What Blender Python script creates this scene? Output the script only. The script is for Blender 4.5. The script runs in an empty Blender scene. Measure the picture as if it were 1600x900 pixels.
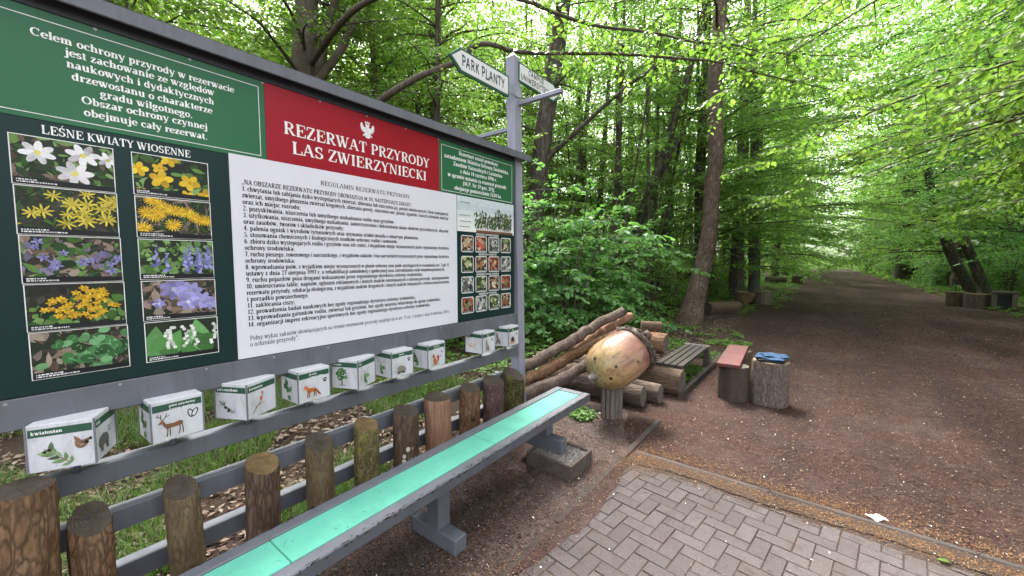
import bpy, math, random
import numpy as np
from mathutils import Vector, Matrix
R = math.radians
SC = bpy.context.scene
COL = SC.collection

# ------------------------------------------------------------------ camera
cam = bpy.data.cameras.new("camera")
cam.sensor_width = 36.0
cam.lens = 612.0 / 1600.0 * 36.0
cam.clip_start = 0.05
cam.clip_end = 2000.0
camo = bpy.data.objects.new("camera", cam)
COL.objects.link(camo)
camo.location = (0, 0, 1.6)
camo.rotation_euler = (R(90 - 3.926), 0, R(38.042))
SC.camera = camo

# ------------------------------------------------------------------ sky, sun, exposure
SUN_EL, SUN_AZ = 56.0, 318.0          # azimuth measured from +Y towards +X
W = bpy.data.worlds.new("World")
SC.world = W
W.use_nodes = True
nt = W.node_tree
bg = nt.nodes["Background"]
sky = nt.nodes.new("ShaderNodeTexSky")
sky.sky_type = 'NISHITA'
sky.sun_disc = False
sky.sun_elevation = R(SUN_EL)
sky.sun_rotation = R(SUN_AZ)
sky.air_density = 1.0
sky.dust_density = 5.0
sky.ozone_density = 1.0
hs = nt.nodes.new("ShaderNodeHueSaturation")
hs.inputs["Saturation"].default_value = 0.22
nt.links.new(sky.outputs[0], hs.inputs["Color"])
nt.links.new(hs.outputs[0], bg.inputs[0])
bg.inputs[1].default_value = 0.15
sl = bpy.data.lights.new("sun", 'SUN')
sl.energy = 2.6
sl.angle = R(18)
sl.color = (1.0, 0.96, 0.9)
so = bpy.data.objects.new("sun", sl)
COL.objects.link(so)
_sd = Vector((math.sin(R(SUN_AZ)) * math.cos(R(SUN_EL)), math.cos(R(SUN_AZ)) * math.cos(R(SUN_EL)), math.sin(R(SUN_EL))))
so.rotation_euler = (-_sd).to_track_quat('-Z', 'Y').to_euler()
so.location = (20, -10, 40)
vs = SC.view_settings
vs.view_transform = 'Standard'
vs.look = 'None'
vs.exposure = 2.55
vs.gamma = 1.0
vs.use_curve_mapping = False
SC.render.engine = 'CYCLES'
cy = SC.cycles
cy.max_bounces = 7
cy.diffuse_bounces = 4
cy.glossy_bounces = 2
cy.transmission_bounces = 4
cy.transparent_max_bounces = 4
cy.caustics_reflective = False
cy.caustics_refractive = False
cy.use_denoising = True
cy.use_adaptive_sampling = True
cy.adaptive_threshold = 0.02

# ------------------------------------------------------------------ tagging and mesh helpers
def tag(o, label=None, cat=None, group=None, kind=None):
    if label: o["label"] = label
    if cat: o["category"] = cat
    if group: o["group"] = group
    if kind: o["kind"] = kind
    return o

def empty(name, loc=(0, 0, 0), rz=0.0, label=None, cat=None, group=None):
    o = bpy.data.objects.new(name, None)
    o.empty_display_size = 0.1
    COL.objects.link(o)
    o.location = loc
    o.rotation_euler = (0, 0, rz)
    return tag(o, label, cat, group)

def copy_tree(o, parent=None):
    c = o.copy()
    COL.objects.link(c)
    if parent is not None:
        c.parent = parent
    for ch in list(o.children):
        copy_tree(ch, c)
    return c

def link(name, me, parent=None, loc=None, rot=None):
    o = bpy.data.objects.new(name, me)
    COL.objects.link(o)
    if parent is not None: o.parent = parent
    if loc is not None: o.location = loc
    if rot is not None: o.rotation_euler = rot
    return o

def np_mesh(name, verts, faces, mats, midx=None, smooth=False):
    """verts (N,3); faces (M,k) all of one size"""
    me = bpy.data.meshes.new(name)
    verts = np.asarray(verts, dtype=np.float32)
    faces = np.asarray(faces, dtype=np.int32)
    n, k = faces.shape
    me.vertices.add(len(verts))
    me.vertices.foreach_set("co", verts.ravel())
    me.loops.add(n * k)
    me.loops.foreach_set("vertex_index", faces.ravel())
    me.polygons.add(n)
    me.polygons.foreach_set("loop_start", np.arange(0, n * k, k, dtype=np.int32))
    me.polygons.foreach_set("loop_total", np.full(n, k, dtype=np.int32))
    for m in (mats if isinstance(mats, (list, tuple)) else [mats]): me.materials.append(m)
    if midx is not None: me.polygons.foreach_set("material_index", np.asarray(midx, dtype=np.int32))
    if smooth: me.polygons.foreach_set("use_smooth", np.ones(n, dtype=bool))
    me.update()
    me.validate()
    return me

class MB:
    """collects polygons of any size, then links them as ONE mesh object"""
    def __init__(s): s.v = []; s.f = []; s.m = []; s.sm = []
    def poly(s, pts, m=0, smooth=False):
        b = len(s.v); s.v += [tuple(p) for p in pts]; s.f.append(tuple(range(b, b + len(pts)))); s.m.append(m); s.sm.append(smooth)
    def add(s, verts, faces, m=0, smooth=False):
        b = len(s.v); s.v += [tuple(p) for p in verts]
        for f in faces: s.f.append(tuple(b + i for i in f)); s.m.append(m); s.sm.append(smooth)
    def box(s, x0, x1, y0, y1, z0, z1, m=0, bev=0.0, M=None):
        if bev > 0:
            vs_, fs_ = bevel_box(x0, x1, y0, y1, z0, z1, bev)
        else:
            vs_ = [(x, y, z) for z in (z0, z1) for (x, y) in ((x0, y0), (x1, y0), (x1, y1), (x0, y1))]
            fs_ = [(3, 2, 1, 0), (4, 5, 6, 7), (0, 1, 5, 4), (1, 2, 6, 5), (2, 3, 7, 6), (3, 0, 4, 7)]
        if M is not None: vs_ = [tuple(M @ Vector(p)) for p in vs_]
        s.add(vs_, fs_, m)
    def tube(s, pts, rad, seg=10, m=0, smooth=True, caps=True, rough=0.0, rng=None, capm=None):
        V, F, c0, c1 = tube_geo(pts, rad, seg, rough, rng)
        b = len(s.v); s.v += [tuple(p) for p in V]
        for f in F: s.f.append(tuple(b + int(i) for i in f)); s.m.append(m); s.sm.append(smooth)
        if caps:
            for c in (c0[::-1], c1): s.f.append(tuple(b + int(i) for i in c)); s.m.append(m if capm is None else capm); s.sm.append(False)
    def mesh(s, name, mats):
        me = bpy.data.meshes.new(name)
        me.from_pydata(s.v, [], s.f)
        for m in (mats if isinstance(mats, (list, tuple)) else [mats]): me.materials.append(m)
        me.polygons.foreach_set("material_index", np.array(s.m, dtype=np.int32))
        me.polygons.foreach_set("use_smooth", np.array(s.sm, dtype=bool))
        me.update()
        return me
    def build(s, name, mats, parent=None, loc=None, rot=None):
        return link(name, s.mesh(name, mats), parent, loc, rot)

def bevel_box(x0, x1, y0, y1, z0, z1, b):
    b = min(b, (x1 - x0) * .45, (y1 - y0) * .45, (z1 - z0) * .45)
    V = []; idx = {}
    for sx in (0, 1):
        for sy in (0, 1):
            for sz in (0, 1):
                c = (x1 if sx else x0, y1 if sy else y0, z1 if sz else z0)
                d = (-b if sx else b, -b if sy else b, -b if sz else b)
                for ax in range(3):       # vertex lying on the face normal to ax
                    p = list(c)
                    for a in range(3):
                        if a != ax: p[a] += d[a]
                    idx[(sx, sy, sz, ax)] = len(V); V.append(tuple(p))
    F = []
    def q(ax, s):
        o = [a for a in range(3) if a != ax]
        r = []
        for u, w in ((0, 0), (1, 0), (1, 1), (0, 1)):
            k = [0, 0, 0]; k[ax] = s; k[o[0]] = u; k[o[1]] = w
            r.append(idx[(k[0], k[1], k[2], ax)])
        flip = (s == 1) == (ax == 1)
        return tuple(r[::-1]) if flip else tuple(r)
    for ax in range(3):
        for s_ in (0, 1):
            f = q(ax, s_)
            F.append(f)
    for ax in range(3):                   # edge chamfers along ax
        o = [a for a in range(3) if a != ax]
        for u in (0, 1):
            for w in (0, 1):
                k0 = [0, 0, 0]; k1 = [0, 0, 0]
                k0[o[0]] = k1[o[0]] = u; k0[o[1]] = k1[o[1]] = w; k1[ax] = 1
                F.append((idx[(*k0, o[0])], idx[(*k1, o[0])], idx[(*k1, o[1])], idx[(*k0, o[1])]))
    for sx in (0, 1):
        for sy in (0, 1):
            for sz in (0, 1):
                F.append((idx[(sx, sy, sz, 0)], idx[(sx, sy, sz, 1)], idx[(sx, sy, sz, 2)]))
    c = Vector(((x0 + x1) / 2, (y0 + y1) / 2, (z0 + z1) / 2))
    out = []
    for f in F:
        p = [Vector(V[i]) for i in f]
        n = (p[1] - p[0]).cross(p[2] - p[0])
        m = sum(p, Vector()) / len(p) - c
        out.append(f if n.dot(m) > 0 else f[::-1])
    return V, out

def tube_geo(pts, rad, seg=8, rough=0.0, rng=None):
    P = np.asarray(pts, float); n = len(P)
    rad = np.broadcast_to(np.asarray(rad, float), (n,))
    T = np.gradient(P, axis=0); T /= np.linalg.norm(T, axis=1)[:, None] + 1e-9
    ref = np.array([0.0, 0, 1]) if abs(T[0][2]) < .9 else np.array([1.0, 0, 0])
    V = np.zeros((n, seg, 3)); a = np.linspace(0, 2 * np.pi, seg, endpoint=False)
    u = np.cross(ref, T[0]); u /= np.linalg.norm(u)
    for i in range(n):
        u = u - T[i] * (u @ T[i]); u /= np.linalg.norm(u) + 1e-9
        w = np.cross(T[i], u)
        r = np.full(seg, rad[i])
        if rough and rng is not None: r = r * (1 + rng.normal(0, rough, seg))
        V[i] = P[i] + (np.cos(a) * r)[:, None] * u + (np.sin(a) * r)[:, None] * w
    i = np.arange(n - 1)[:, None] * seg; j = np.arange(seg)[None, :]; j2 = (j + 1) % seg
    F = np.stack([i + j, i + j2, i + seg + j2, i + seg + j], -1).reshape(-1, 4)
    return V.reshape(-1, 3), F, list(range(seg)), list(range((n - 1) * seg, n * seg))

def smooth_path(pts, n):
    P = np.asarray(pts, float)
    d = np.r_[0, np.cumsum(np.linalg.norm(np.diff(P, axis=0), axis=1))]
    Q = np.vstack([2 * P[0] - P[1], P, 2 * P[-1] - P[-2]])
    t = np.linspace(0, d[-1], n); out = []
    for x in t:
        i = min(np.searchsorted(d, x, 'right') - 1, len(P) - 2)
        u = (x - d[i]) / (d[i + 1] - d[i] + 1e-9)
        a, b, c, e = Q[i], Q[i + 1], Q[i + 2], Q[i + 3]
        out.append(.5 * ((2 * b) + (-a + c) * u + (2 * a - 5 * b + 4 * c - e) * u * u + (-a + 3 * b - 3 * c + e) * u ** 3))
    return np.array(out)

# ------------------------------------------------------------------ materials
class NG:
    def __init__(s, name):
        s.mat = bpy.data.materials.new(name); s.mat.use_nodes = True
        s.t = s.mat.node_tree; s.b = s.t.nodes["Principled BSDF"]; s.out = s.t.nodes["Material Output"]
    def n(s, kind, **kw):
        x = s.t.nodes.new("ShaderNode" + kind)
        for k, v in kw.items():
            if k in x.inputs.keys(): x.inputs[k].default_value = v
            else: setattr(x, k, v)
        return x
    def l(s, a, b): s.t.links.new(a, b)
    def coord(s, scale=(1, 1, 1), which="Object"):
        tc = s.n("TexCoord"); mp = s.n("Mapping"); mp.inputs["Scale"].default_value = scale
        s.l(tc.outputs[which], mp.inputs["Vector"]); return mp.outputs[0]
    def noise(s, vec, scale, detail=4, rough=.6, dist=0.0):
        x = s.n("TexNoise", Scale=scale, Detail=detail, Roughness=rough, Distortion=dist); s.l(vec, x.inputs["Vector"]); return x.outputs["Fac"]
    def ramp(s, fac, stops):
        x = s.n("ValToRGB"); e = x.color_ramp.elements
        while len(e) > 1: e.remove(e[-1])
        for i, (p, c) in enumerate(stops):
            k = e[0] if i == 0 else e.new(p)
            k.position = p; k.color = (*c, 1) if len(c) == 3 else c
        s.l(fac, x.inputs[0]); return x.outputs[0]
    def mix(s, fac, a, b, blend='MIX'):
        x = s.n("Mix", data_type='RGBA', blend_type=blend)
        for v, sock in ((fac, x.inputs[0]), (a, x.inputs[6]), (b, x.inputs[7])):
            if hasattr(v, "is_linked") or hasattr(v, "links"): s.l(v, sock)
            elif isinstance(v, (int, float)): sock.default_value = v
            else: sock.default_value = (*v, 1)
        return x.outputs[2]
    def math(s, op, a, b=0.0):
        x = s.n("Math", operation=op)
        for v, sock in ((a, x.inputs[0]), (b, x.inputs[1])):
            if isinstance(v, (int, float)): sock.default_value = v
            else: s.l(v, sock)
        return x.outputs[0]
    def bump(s, h, strength=.5, dist=.01):
        x = s.n("Bump", Strength=strength, Distance=dist); s.l(h, x.inputs["Height"]); s.l(x.outputs[0], s.b.inputs["Normal"])
    def base(s, c):
        if isinstance(c, tuple): s.b.inputs["Base Color"].default_value = (*c, 1)
        else: s.l(c, s.b.inputs["Base Color"])
    def rough(s, v):
        if isinstance(v, (int, float)): s.b.inputs["Roughness"].default_value = v
        else: s.l(v, s.b.inputs["Roughness"])

def plain(name, c, rough=.6, spec=.4, var=.12, scale=30):
    g = NG(name); v = g.coord()
    n = g.noise(v, scale)
    lo = tuple(x * (1 - var) for x in c); hi = tuple(min(1, x * (1 + var)) for x in c)
    g.base(g.ramp(n, [(.3, lo), (.7, hi)])); g.rough(rough); g.b.inputs["Specular IOR Level"].default_value = spec
    return g.mat

def metal_paint(name, c, wear=.35, thr=.62):
    g = NG(name); v = g.coord()
    n1 = g.noise(v, 3.5, 6, .65); n2 = g.noise(v, 60, 4, .7)
    b = g.ramp(n1, [(.3, tuple(x * .82 for x in c)), (.72, tuple(x * 1.15 for x in c))])
    m = g.math('MULTIPLY', g.ramp(n2, [(thr, (0, 0, 0)), (thr + .08, (1, 1, 1))]), wear)
    b = g.mix(m, b, (.11, .085, .07))
    st = g.noise(g.coord((1, 1, .12)), 14, 5, .7)
    b = g.mix(g.ramp(st, [(.5, (0, 0, 0)), (.68, (.45,) * 3)]), b, tuple(x * .55 for x in c))
    gr = g.noise(v, 7, 6, .75)
    b = g.mix(g.ramp(gr, [(.55, (0, 0, 0)), (.72, (.4,) * 3)]), b, (.10, .095, .082))
    g.base(b); g.rough(g.ramp(n1, [(.3, (.38,) * 3), (.7, (.6,) * 3)])); g.b.inputs["Specular IOR Level"].default_value = .45
    g.bump(n2, .12, .003)
    return g.mat

def bark(name, dark, mid, light, scale=1.0, crack=1.0, moss=None, stretch=.25):
    g = NG(name); v = g.coord((scale, scale, scale * stretch))
    vo = g.n("TexVoronoi", Scale=26.0, feature='DISTANCE_TO_EDGE'); 
    w = g.noise(v, 9, 5, .65); wx = g.n("VectorMath", operation='ADD')
    sc = g.n("VectorMath", operation='SCALE'); sc.inputs[3].default_value = .10
    wn = g.n("TexNoise", Scale=12.0, Detail=4.0); g.l(v, wn.inputs["Vector"]); g.l(wn.outputs["Color"], sc.inputs[0])
    g.l(v, wx.inputs[0]); g.l(sc.outputs[0], wx.inputs[1]); g.l(wx.outputs[0], vo.inputs["Vector"])
    d = g.ramp(vo.outputs["Distance"], [(0.0, (0, 0, 0)), (.22, (1, 1, 1))])
    n = g.noise(v, 45, 6, .7)
    c = g.ramp(g.math('ADD', g.math('MULTIPLY', w, .6), g.math('MULTIPLY', n, .45)), [(.3, dark), (.52, mid), (.75, light)])
    c = g.mix(g.math('MULTIPLY', g.math('SUBTRACT', 1.0, d), .75 * crack), c, tuple(x * .35 for x in dark))
    if moss:
        mn = g.noise(g.coord((scale, scale, scale)), 5, 5, .7)
        c = g.mix(g.ramp(mn, [(.5, (0, 0, 0)), (.62, (.8,) * 3)]), c, moss)
    g.base(c); g.rough(.9); g.b.inputs["Specular IOR Level"].default_value = .2
    h = g.math('ADD', g.math('MULTIPLY', d, .7 * crack), g.math('MULTIPLY', n, .5))
    g.bump(h, .9, .012 / max(.6, scale))
    return g.mat

def endgrain(name, c0, c1, ring=55, dark=.6):
    g = NG(name); v = g.coord()
    wv = g.n("TexWave", wave_type='RINGS', rings_direction='Z', Scale=ring / 2, Distortion=1.6, Detail=3.0); wv.inputs["Detail Scale"].default_value = 2.0
    g.l(v, wv.inputs["Vector"])
    n = g.noise(v, 18, 5, .7); n2 = g.noise(v, 7, 3)
    c = g.mix(g.math('MULTIPLY', wv.outputs["Fac"], .45), c0, c1)
    c = g.mix(g.ramp(n, [(.35, (.75,) * 3), (.65, (0, 0, 0))]), c, tuple(x * dark for x in c0))
    g.base(c); g.rough(.9); g.b.inputs["Specular IOR Level"].default_value = .2
    g.bump(g.math('ADD', n, wv.outputs["Fac"]), .35, .004)
    return g.mat

def leaf_mat(name, stops, trans=.42, gloss=.45, tint=(1.5, 1.6, .85)):
    """leaves: every leaf its own tone (random per island), light through the blade"""
    g = NG(name)
    geo = g.n("NewGeometry"); oi = g.n("ObjectInfo")
    r = g.math('ADD', g.math('MULTIPLY', geo.outputs["Random Per Island"], .75), g.math('MULTIPLY', oi.outputs["Random"], .25))
    c = g.ramp(r, stops)
    g.base(c); g.rough(gloss); g.b.inputs["Specular IOR Level"].default_value = .35
    tr = g.n("BsdfTranslucent"); g.l(g.mix(1.0, c, tint, 'MULTIPLY'), tr.inputs["Color"])
    ms = g.n("MixShader"); ms.inputs[0].default_value = trans
    g.l(g.b.outputs[0], ms.inputs[1]); g.l(tr.outputs[0], ms.inputs[2]); g.l(ms.outputs[0], g.out.inputs["Surface"])
    return g.mat

def island_mat(name, stops, rough=.85, spec=.2):
    g = NG(name); geo = g.n("NewGeometry")
    g.base(g.ramp(geo.outputs["Random Per Island"], stops)); g.rough(rough); g.b.inputs["Specular IOR Level"].default_value = spec
    return g.mat

M = {}
M['paint'] = metal_paint('grey_metal_paint', (.118, .124, .145))
M['paint_light'] = metal_paint('pale_grey_metal_paint', (.27, .28, .34), .15)
M['roof'] = metal_paint('roof_sheet', (.125, .132, .155), .7)
M['dark_frame'] = plain('dark_frame', (.03, .034, .042), .5)
M['back'] = plain('backing_board', (.06, .065, .07), .7)
M['green'] = plain('poster_green', (.03, .135, .06), .36, .22, .05, 2)
M['dgreen'] = plain('poster_dark_green', (.008, .028, .027), .36, .2, .08, 2)
M['red'] = plain('poster_red', (.31, .012, .024), .36, .22, .05, 2)
M['white'] = plain('poster_white', (.68, .67, .73), .4, .25, .03, 3)
M['letter_white'] = plain('lettering_white', (.8, .8, .78), .5)
M['letter_dark'] = plain('lettering_dark', (.02, .02, .026), .5)
M['black'] = plain('print_black', (.012, .012, .014), .5)
g = NG('teal_strip'); v = g.coord(); n1 = g.noise(v, 5, 6, .7); n2 = g.noise(v, 70, 4, .7); n3 = g.noise(g.coord((1, .08, 1)), 60, 4, .6)
c = g.ramp(n1, [(.3, (.07, .30, .222)), (.7, (.098, .375, .28))])
c = g.mix(g.ramp(n2, [(.66, (0, 0, 0)), (.7, (.6,) * 3)]), c, (.04, .12, .095))
c = g.mix(g.ramp(n3, [(.6, (0, 0, 0)), (.72, (.35,) * 3)]), c, (.18, .42, .36))
c = g.mix(g.ramp(g.noise(v, 2.2, 6, .75), [(.5, (0, 0, 0)), (.7, (.35,) * 3)]), c, (.06, .17, .13))
g.base(c); g.rough(.62); g.b.inputs["Specular IOR Level"].default_value = .3; g.bump(n2, .1, .002)
M['teal'] = g.mat
M['screw'] = plain('screw_steel', (.3, .3, .3), .4, .6)
# ------------------------------------------------------------------ ground, path, pavement, kerbs
rng = np.random.default_rng(7)

def soil(name, stops, chip, chipamt, scale=1.0):
    g = NG(name); v = g.coord()
    big = g.noise(v, .55 * scale, 6, .6); mid = g.noise(v, 5 * scale, 6, .7); fine = g.noise(v, 60 * scale, 5, .75)
    f = g.math('ADD', g.math('ADD', g.math('MULTIPLY', big, .45), g.math('MULTIPLY', mid, .35)), g.math('MULTIPLY', fine, .25))
    c = g.ramp(f, stops)
    pt = g.noise(g.coord((1, 1.6, 1)), 1.3 * scale + .2, 7, .65)
    c = g.mix(g.ramp(pt, [(.46, (0, 0, 0)), (.6, (.55,) * 3)]), c, tuple(a * b for a, b in zip(stops[1][1], (1.35, 1.0, .82))))
    c = g.mix(g.ramp(pt, [(.32, (.5,) * 3), (.44, (0, 0, 0))]), c, tuple(a * 1.2 for a in stops[1][1]))
    rt = g.noise(g.coord((1, .12, 1)), 1.1, 5, .6)
    c = g.mix(g.ramp(rt, [(.4, (.55,) * 3), (.56, (0, 0, 0))]), c, tuple(a * .55 for a in stops[1][1]))
    vo = g.n("TexVoronoi", Scale=70.0 * scale); g.l(v, vo.inputs["Vector"])
    cm = g.ramp(vo.outputs["Distance"], [(.0, (1, 1, 1)), (.22, (1, 1, 1)), (.34, (0, 0, 0))])
    pick = g.n("TexWhiteNoise", noise_dimensions='3D'); g.l(vo.outputs["Position"], pick.inputs["Vector"])
    pk = g.ramp(pick.outputs["Value"], [(1 - chipamt, (0, 0, 0)), (1 - chipamt + .02, (1, 1, 1))])
    cc = g.ramp(pick.outputs["Value"], [(1 - chipamt, tuple(x * .55 for x in chip)), (1.0, chip)])
    c = g.mix(g.mix(1.0, cm, pk, 'MULTIPLY'), c, cc)
    g.base(c); g.rough(.95); g.b.inputs["Specular IOR Level"].default_value = .15
    g.bump(g.math('ADD', g.math('ADD', g.math('MULTIPLY', fine, .5), mid), g.math('MULTIPLY', cm, .25)), .8, .02)
    return g.mat

M['forest_soil'] = soil('forest_soil', [(.36, (.022, .016, .012)), (.52, (.05, .035, .026)), (.66, (.08, .056, .04))], (.22, .15, .09), .3)
M['path_dirt'] = soil('path_dirt', [(.36, (.018, .0108, .0088)), (.5, (.046, .0275, .0235)), (.64, (.088, .06, .054))], (.24, .14, .08), .10)
M['bed_dirt'] = soil('bed_dirt', [(.36, (.036, .026, .023)), (.5, (.095, .072, .068)), (.64, (.165, .138, .134))], (.18, .13, .1), .08)

mb = MB(); mb.poly([(-500, -500, -.012), (500, -500, -.012), (500, 700, -.012), (-500, 700, -.012)])
tag(mb.build('ground', M['forest_soil']), kind='structure')

def sheet(name, left, right, z, mat):
    """irregular strip between two edge curves given as (x, y) lists of equal length"""
    mb = MB(); n = len(left)
    V = [(x, y, z) for x, y in left] + [(x, y, z) for x, y in right]
    mb.add(V, [(i, n + i, n + i + 1, i + 1) for i in range(n - 1)])
    return mb.build(name, mat)

ys = np.concatenate([np.arange(-8, 40, .25), np.arange(40, 112, 2.0)])
jl = np.convolve(rng.normal(0, .22, len(ys) + 8), np.ones(9) / 9, 'valid'); jr = np.convolve(rng.normal(0, .3, len(ys) + 8), np.ones(9) / 9, 'valid')
lx = np.interp(ys, [-8, 4.0, 7.0, 9.0, 10.5, 13, 18, 30, 60, 240], [-2.9, -2.9, -2.7, -1.5, -1.35, -1.5, -1.05, -1.1, -1.1, -.8]) + jl
rx = np.interp(ys, [-8, 8, 14, 20, 25, 45, 240], [5.2, 5.0, 4.6, 4.25, 4.3, 4.6, 4.6]) + jr
tag(sheet('path', list(zip(lx, ys)), list(zip(rx, ys)), -.006, M['path_dirt']), kind='structure')
yb = np.arange(-3, 4.2, .2); jb = np.convolve(rng.normal(0, .16, len(yb) + 4), np.ones(5) / 5, 'valid')
tag(sheet('trodden_soil', list(zip(np.full(len(yb), -2.45) + jb * .6, yb)), list(zip(np.interp(yb, [-3, 3.2, 3.9, 4.2], [-1.16, -1.2, -1.4, -1.6]) + np.where(yb > 3.3, jb, 0), yb)), -.001, M['bed_dirt']), kind='structure')

# block paving in herringbone: every block its own bevelled body inside one pavement
g = NG('paving_block'); geo = g.n("NewGeometry"); v = g.coord()
n1 = g.noise(v, 90, 5, .75); n2 = g.noise(v, 3.0, 5, .6)
c = g.ramp(geo.outputs["Random Per Island"], [(0, (.078, .066, .064)), (.5, (.092, .079, .077)), (1, (.108, .094, .092))])
c = g.mix(g.ramp(n1, [(.36, (.6,) * 3), (.6, (0, 0, 0))]), c, (.045, .038, .036))
c = g.mix(g.ramp(n2, [(.5, (0, 0, 0)), (.72, (.45,) * 3)]), c, (.07, .052, .043))
n4 = g.noise(v, 220, 3, .8); n5 = g.noise(v, 11, 6, .7)
c = g.mix(g.ramp(n4, [(.3, (.5,) * 3), (.5, (0, 0, 0))]), c, (.04, .033, .031)); c = g.mix(g.ramp(n4, [(.58, (0, 0, 0)), (.72, (.6,) * 3)]), c, (.19, .17, .165))
c = g.mix(g.ramp(n5, [(.5, (0, 0, 0)), (.66, (.5,) * 3)]), c, (.058, .044, .039))
g.base(c); g.rough(.92); g.b.inputs["Specular IOR Level"].default_value = .2; g.bump(g.math('ADD', n1, n5), .6, .005)
M['paver'] = g.mat
def clip(poly, ax, val, keep_less):
    out = []
    for i in range(len(poly)):
        a, b = poly[i], poly[(i + 1) % len(poly)]
        ia = (a[ax] <= val) == keep_less; ib = (b[ax] <= val) == keep_less
        if ia: out.append(a)
        if ia != ib:
            t = (val - a[ax]) / (b[ax] - a[ax]); out.append((a[0] + (b[0] - a[0]) * t, a[1] + (b[1] - a[1]) * t))
    return out
mb = MB(); w = .087; L2 = 2 * w; gap = .0022; ca, sa = math.cos(R(-7)), math.sin(R(-7))
def block(x0, y0, x1, y1):
    p = [(x0 + gap, y0 + gap), (x1 - gap, y0 + gap), (x1 - gap, y1 - gap), (x0 + gap, y1 - gap)]
    ch = .005
    q = []
    for (x, y) in p: q.append((-.71 + x * ca - y * sa, 2.19 + x * sa + y * ca))
    ey = 2.93 + random.Random(int(x0 * 977)).uniform(-.02, .02)
    for ax, val, kl in ((0, -1.135, False), (0, 3.2, True), (1, -1.0, False), (1, ey, True)):
        if q: q = clip(q, ax, val, kl)
    if len(q) < 3: return
    ar = abs(sum(q[i][0] * q[i - 1][1] - q[i - 1][0] * q[i][1] for i in range(len(q)))) / 2
    if ar < .0012: return
    cx_ = sum(a for a, b in q) / len(q); cy_ = sum(b for a, b in q) / len(q)
    dz = random.Random(int(cx_ * 5e4 + cy_ * 7e3)).uniform(-.0022, .0022)
    n = len(q); top = []
    for a, b in q:
        d = math.hypot(a - cx_, b - cy_); top.append((a + (cx_ - a) * ch / d, b + (cy_ - b) * ch / d, .012 + dz))
    V = [(a, b, -.005) for a, b in q] + [(a, b, .008 + dz) for a, b in q] + top
    F = [tuple(range(2 * n, 3 * n))]
    for i in range(n):
        j = (i + 1) % n
        F += [(i, j, n + j, n + i), (n + i, n + j, 2 * n + j, 2 * n + i)]
    mb.add(V, F)
for k in range(-70, 70):
    for i in range(-70, 70):
        # two orthogonal blocks per cell of the herringbone lattice
        x = k * w + i * 2 * w; y = -k * w + i * 2 * w
        if -5.5 < x < 5.5 and -5.5 < y < 3.5:
            block(x, y, x + w, y + L2)
            block(x - L2, y, x, y + w)
tag(mb.build('pavement', M['paver']), kind='structure')
mb = MB(); mb.poly([(-1.16, -1.2, .0075), (3.2, -1.2, .0075), (3.2, 3.1, .0075), (-1.16, 3.1, .0075)])
M['joint'] = soil('joint_sand', [(.36, (.03, .021, .017)), (.5, (.058, .043, .036)), (.66, (.09, .07, .058))], (.3, .17, .07), .35, 1.6)
tag(mb.build('pavement_bed', M['joint']), kind='structure')

M['kerb'] = soil('kerb_concrete', [(.36, (.04, .032, .028)), (.5, (.08, .067, .06)), (.64, (.125, .11, .102))], (.1, .065, .04), .3, 1.5)
M['old_kerb'] = soil('old_kerb_concrete', [(.36, (.035, .028, .024)), (.5, (.065, .055, .05)), (.64, (.1, .087, .08))], (.1, .075, .06), .2, 1.5)
def kerb(name, segs, mat, ht, wd):
    mb = MB(); r = random.Random(name)
    for (x0, y0), (x1, y1) in segs:
        Ln = math.hypot(x1 - x0, y1 - y0); n = max(1, round(Ln / 1.0)); a = math.atan2(y1 - y0, x1 - x0)
        for i in range(n):
            mb.box(.004, Ln / n - .004, -wd / 2, wd / 2, -.08, ht + r.uniform(-.004, .004), 0, .006,
                   Matrix.Translation((x0 + (x1 - x0) * i / n, y0 + (y1 - y0) * i / n, 0)) @ Matrix.Rotation(a + r.uniform(-.008, .008), 4, 'Z'))
    return tag(mb.build(name, mat), kind='structure')
# soil that has spilled over the edges of the paving
def spill(name, pts, z, mat):
    mb = MB(); n = len(pts); mb.add([(a, b, z) for a, b, c, d in pts] + [(c, d, z) for a, b, c, d in pts], [(i, n + i, n + i + 1, i + 1) for i in range(n - 1)]); o = mb.build(name, mat)
    if o.data.polygons[0].normal.z < 0: o.data.flip_normals()
    return tag(o, kind='structure')
sg = np.random.default_rng(66); yy = np.arange(-1.2, 3.0, .03); nz = np.convolve(sg.normal(0, .02, len(yy) + 4), np.ones(5) / 5, 'valid') + np.convolve(sg.normal(0, .16, len(yy) + 40), np.hanning(41) / 20, 'valid')
spill('soil_spill', [(-1.178, y, -1.135 + 1.2 * q + .04 * math.sin(y * 3), y) for y, q in zip(yy, nz)], .0146, M['path_dirt'])
xx = np.arange(-1.15, 3.3, .03); nz = np.convolve(sg.normal(0, .018, len(xx) + 4), np.ones(5) / 5, 'valid') + np.convolve(sg.normal(0, .12, len(xx) + 40), np.hanning(41) / 20, 'valid')
spill('soil_spill', [(x, 3.125, x, 2.955 + 1.2 * q + .03 * math.sin(x * 4)) for x, q in zip(xx, nz)], .0142, M['joint'])
kerb('kerb_beside_bench', [((-1.2, -1.0), (-1.2, 3.95))], M['old_kerb'], .012, .05)
kerb('kerb_across_path', [((-1.15, 3.15), (3.6, 3.15))], M['kerb'], .018, .045)
kerb('kerb_at_log_pile', [((-1.22, 4.75), (-1.2, 7.9))], M['old_kerb'], .07, .06)
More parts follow.
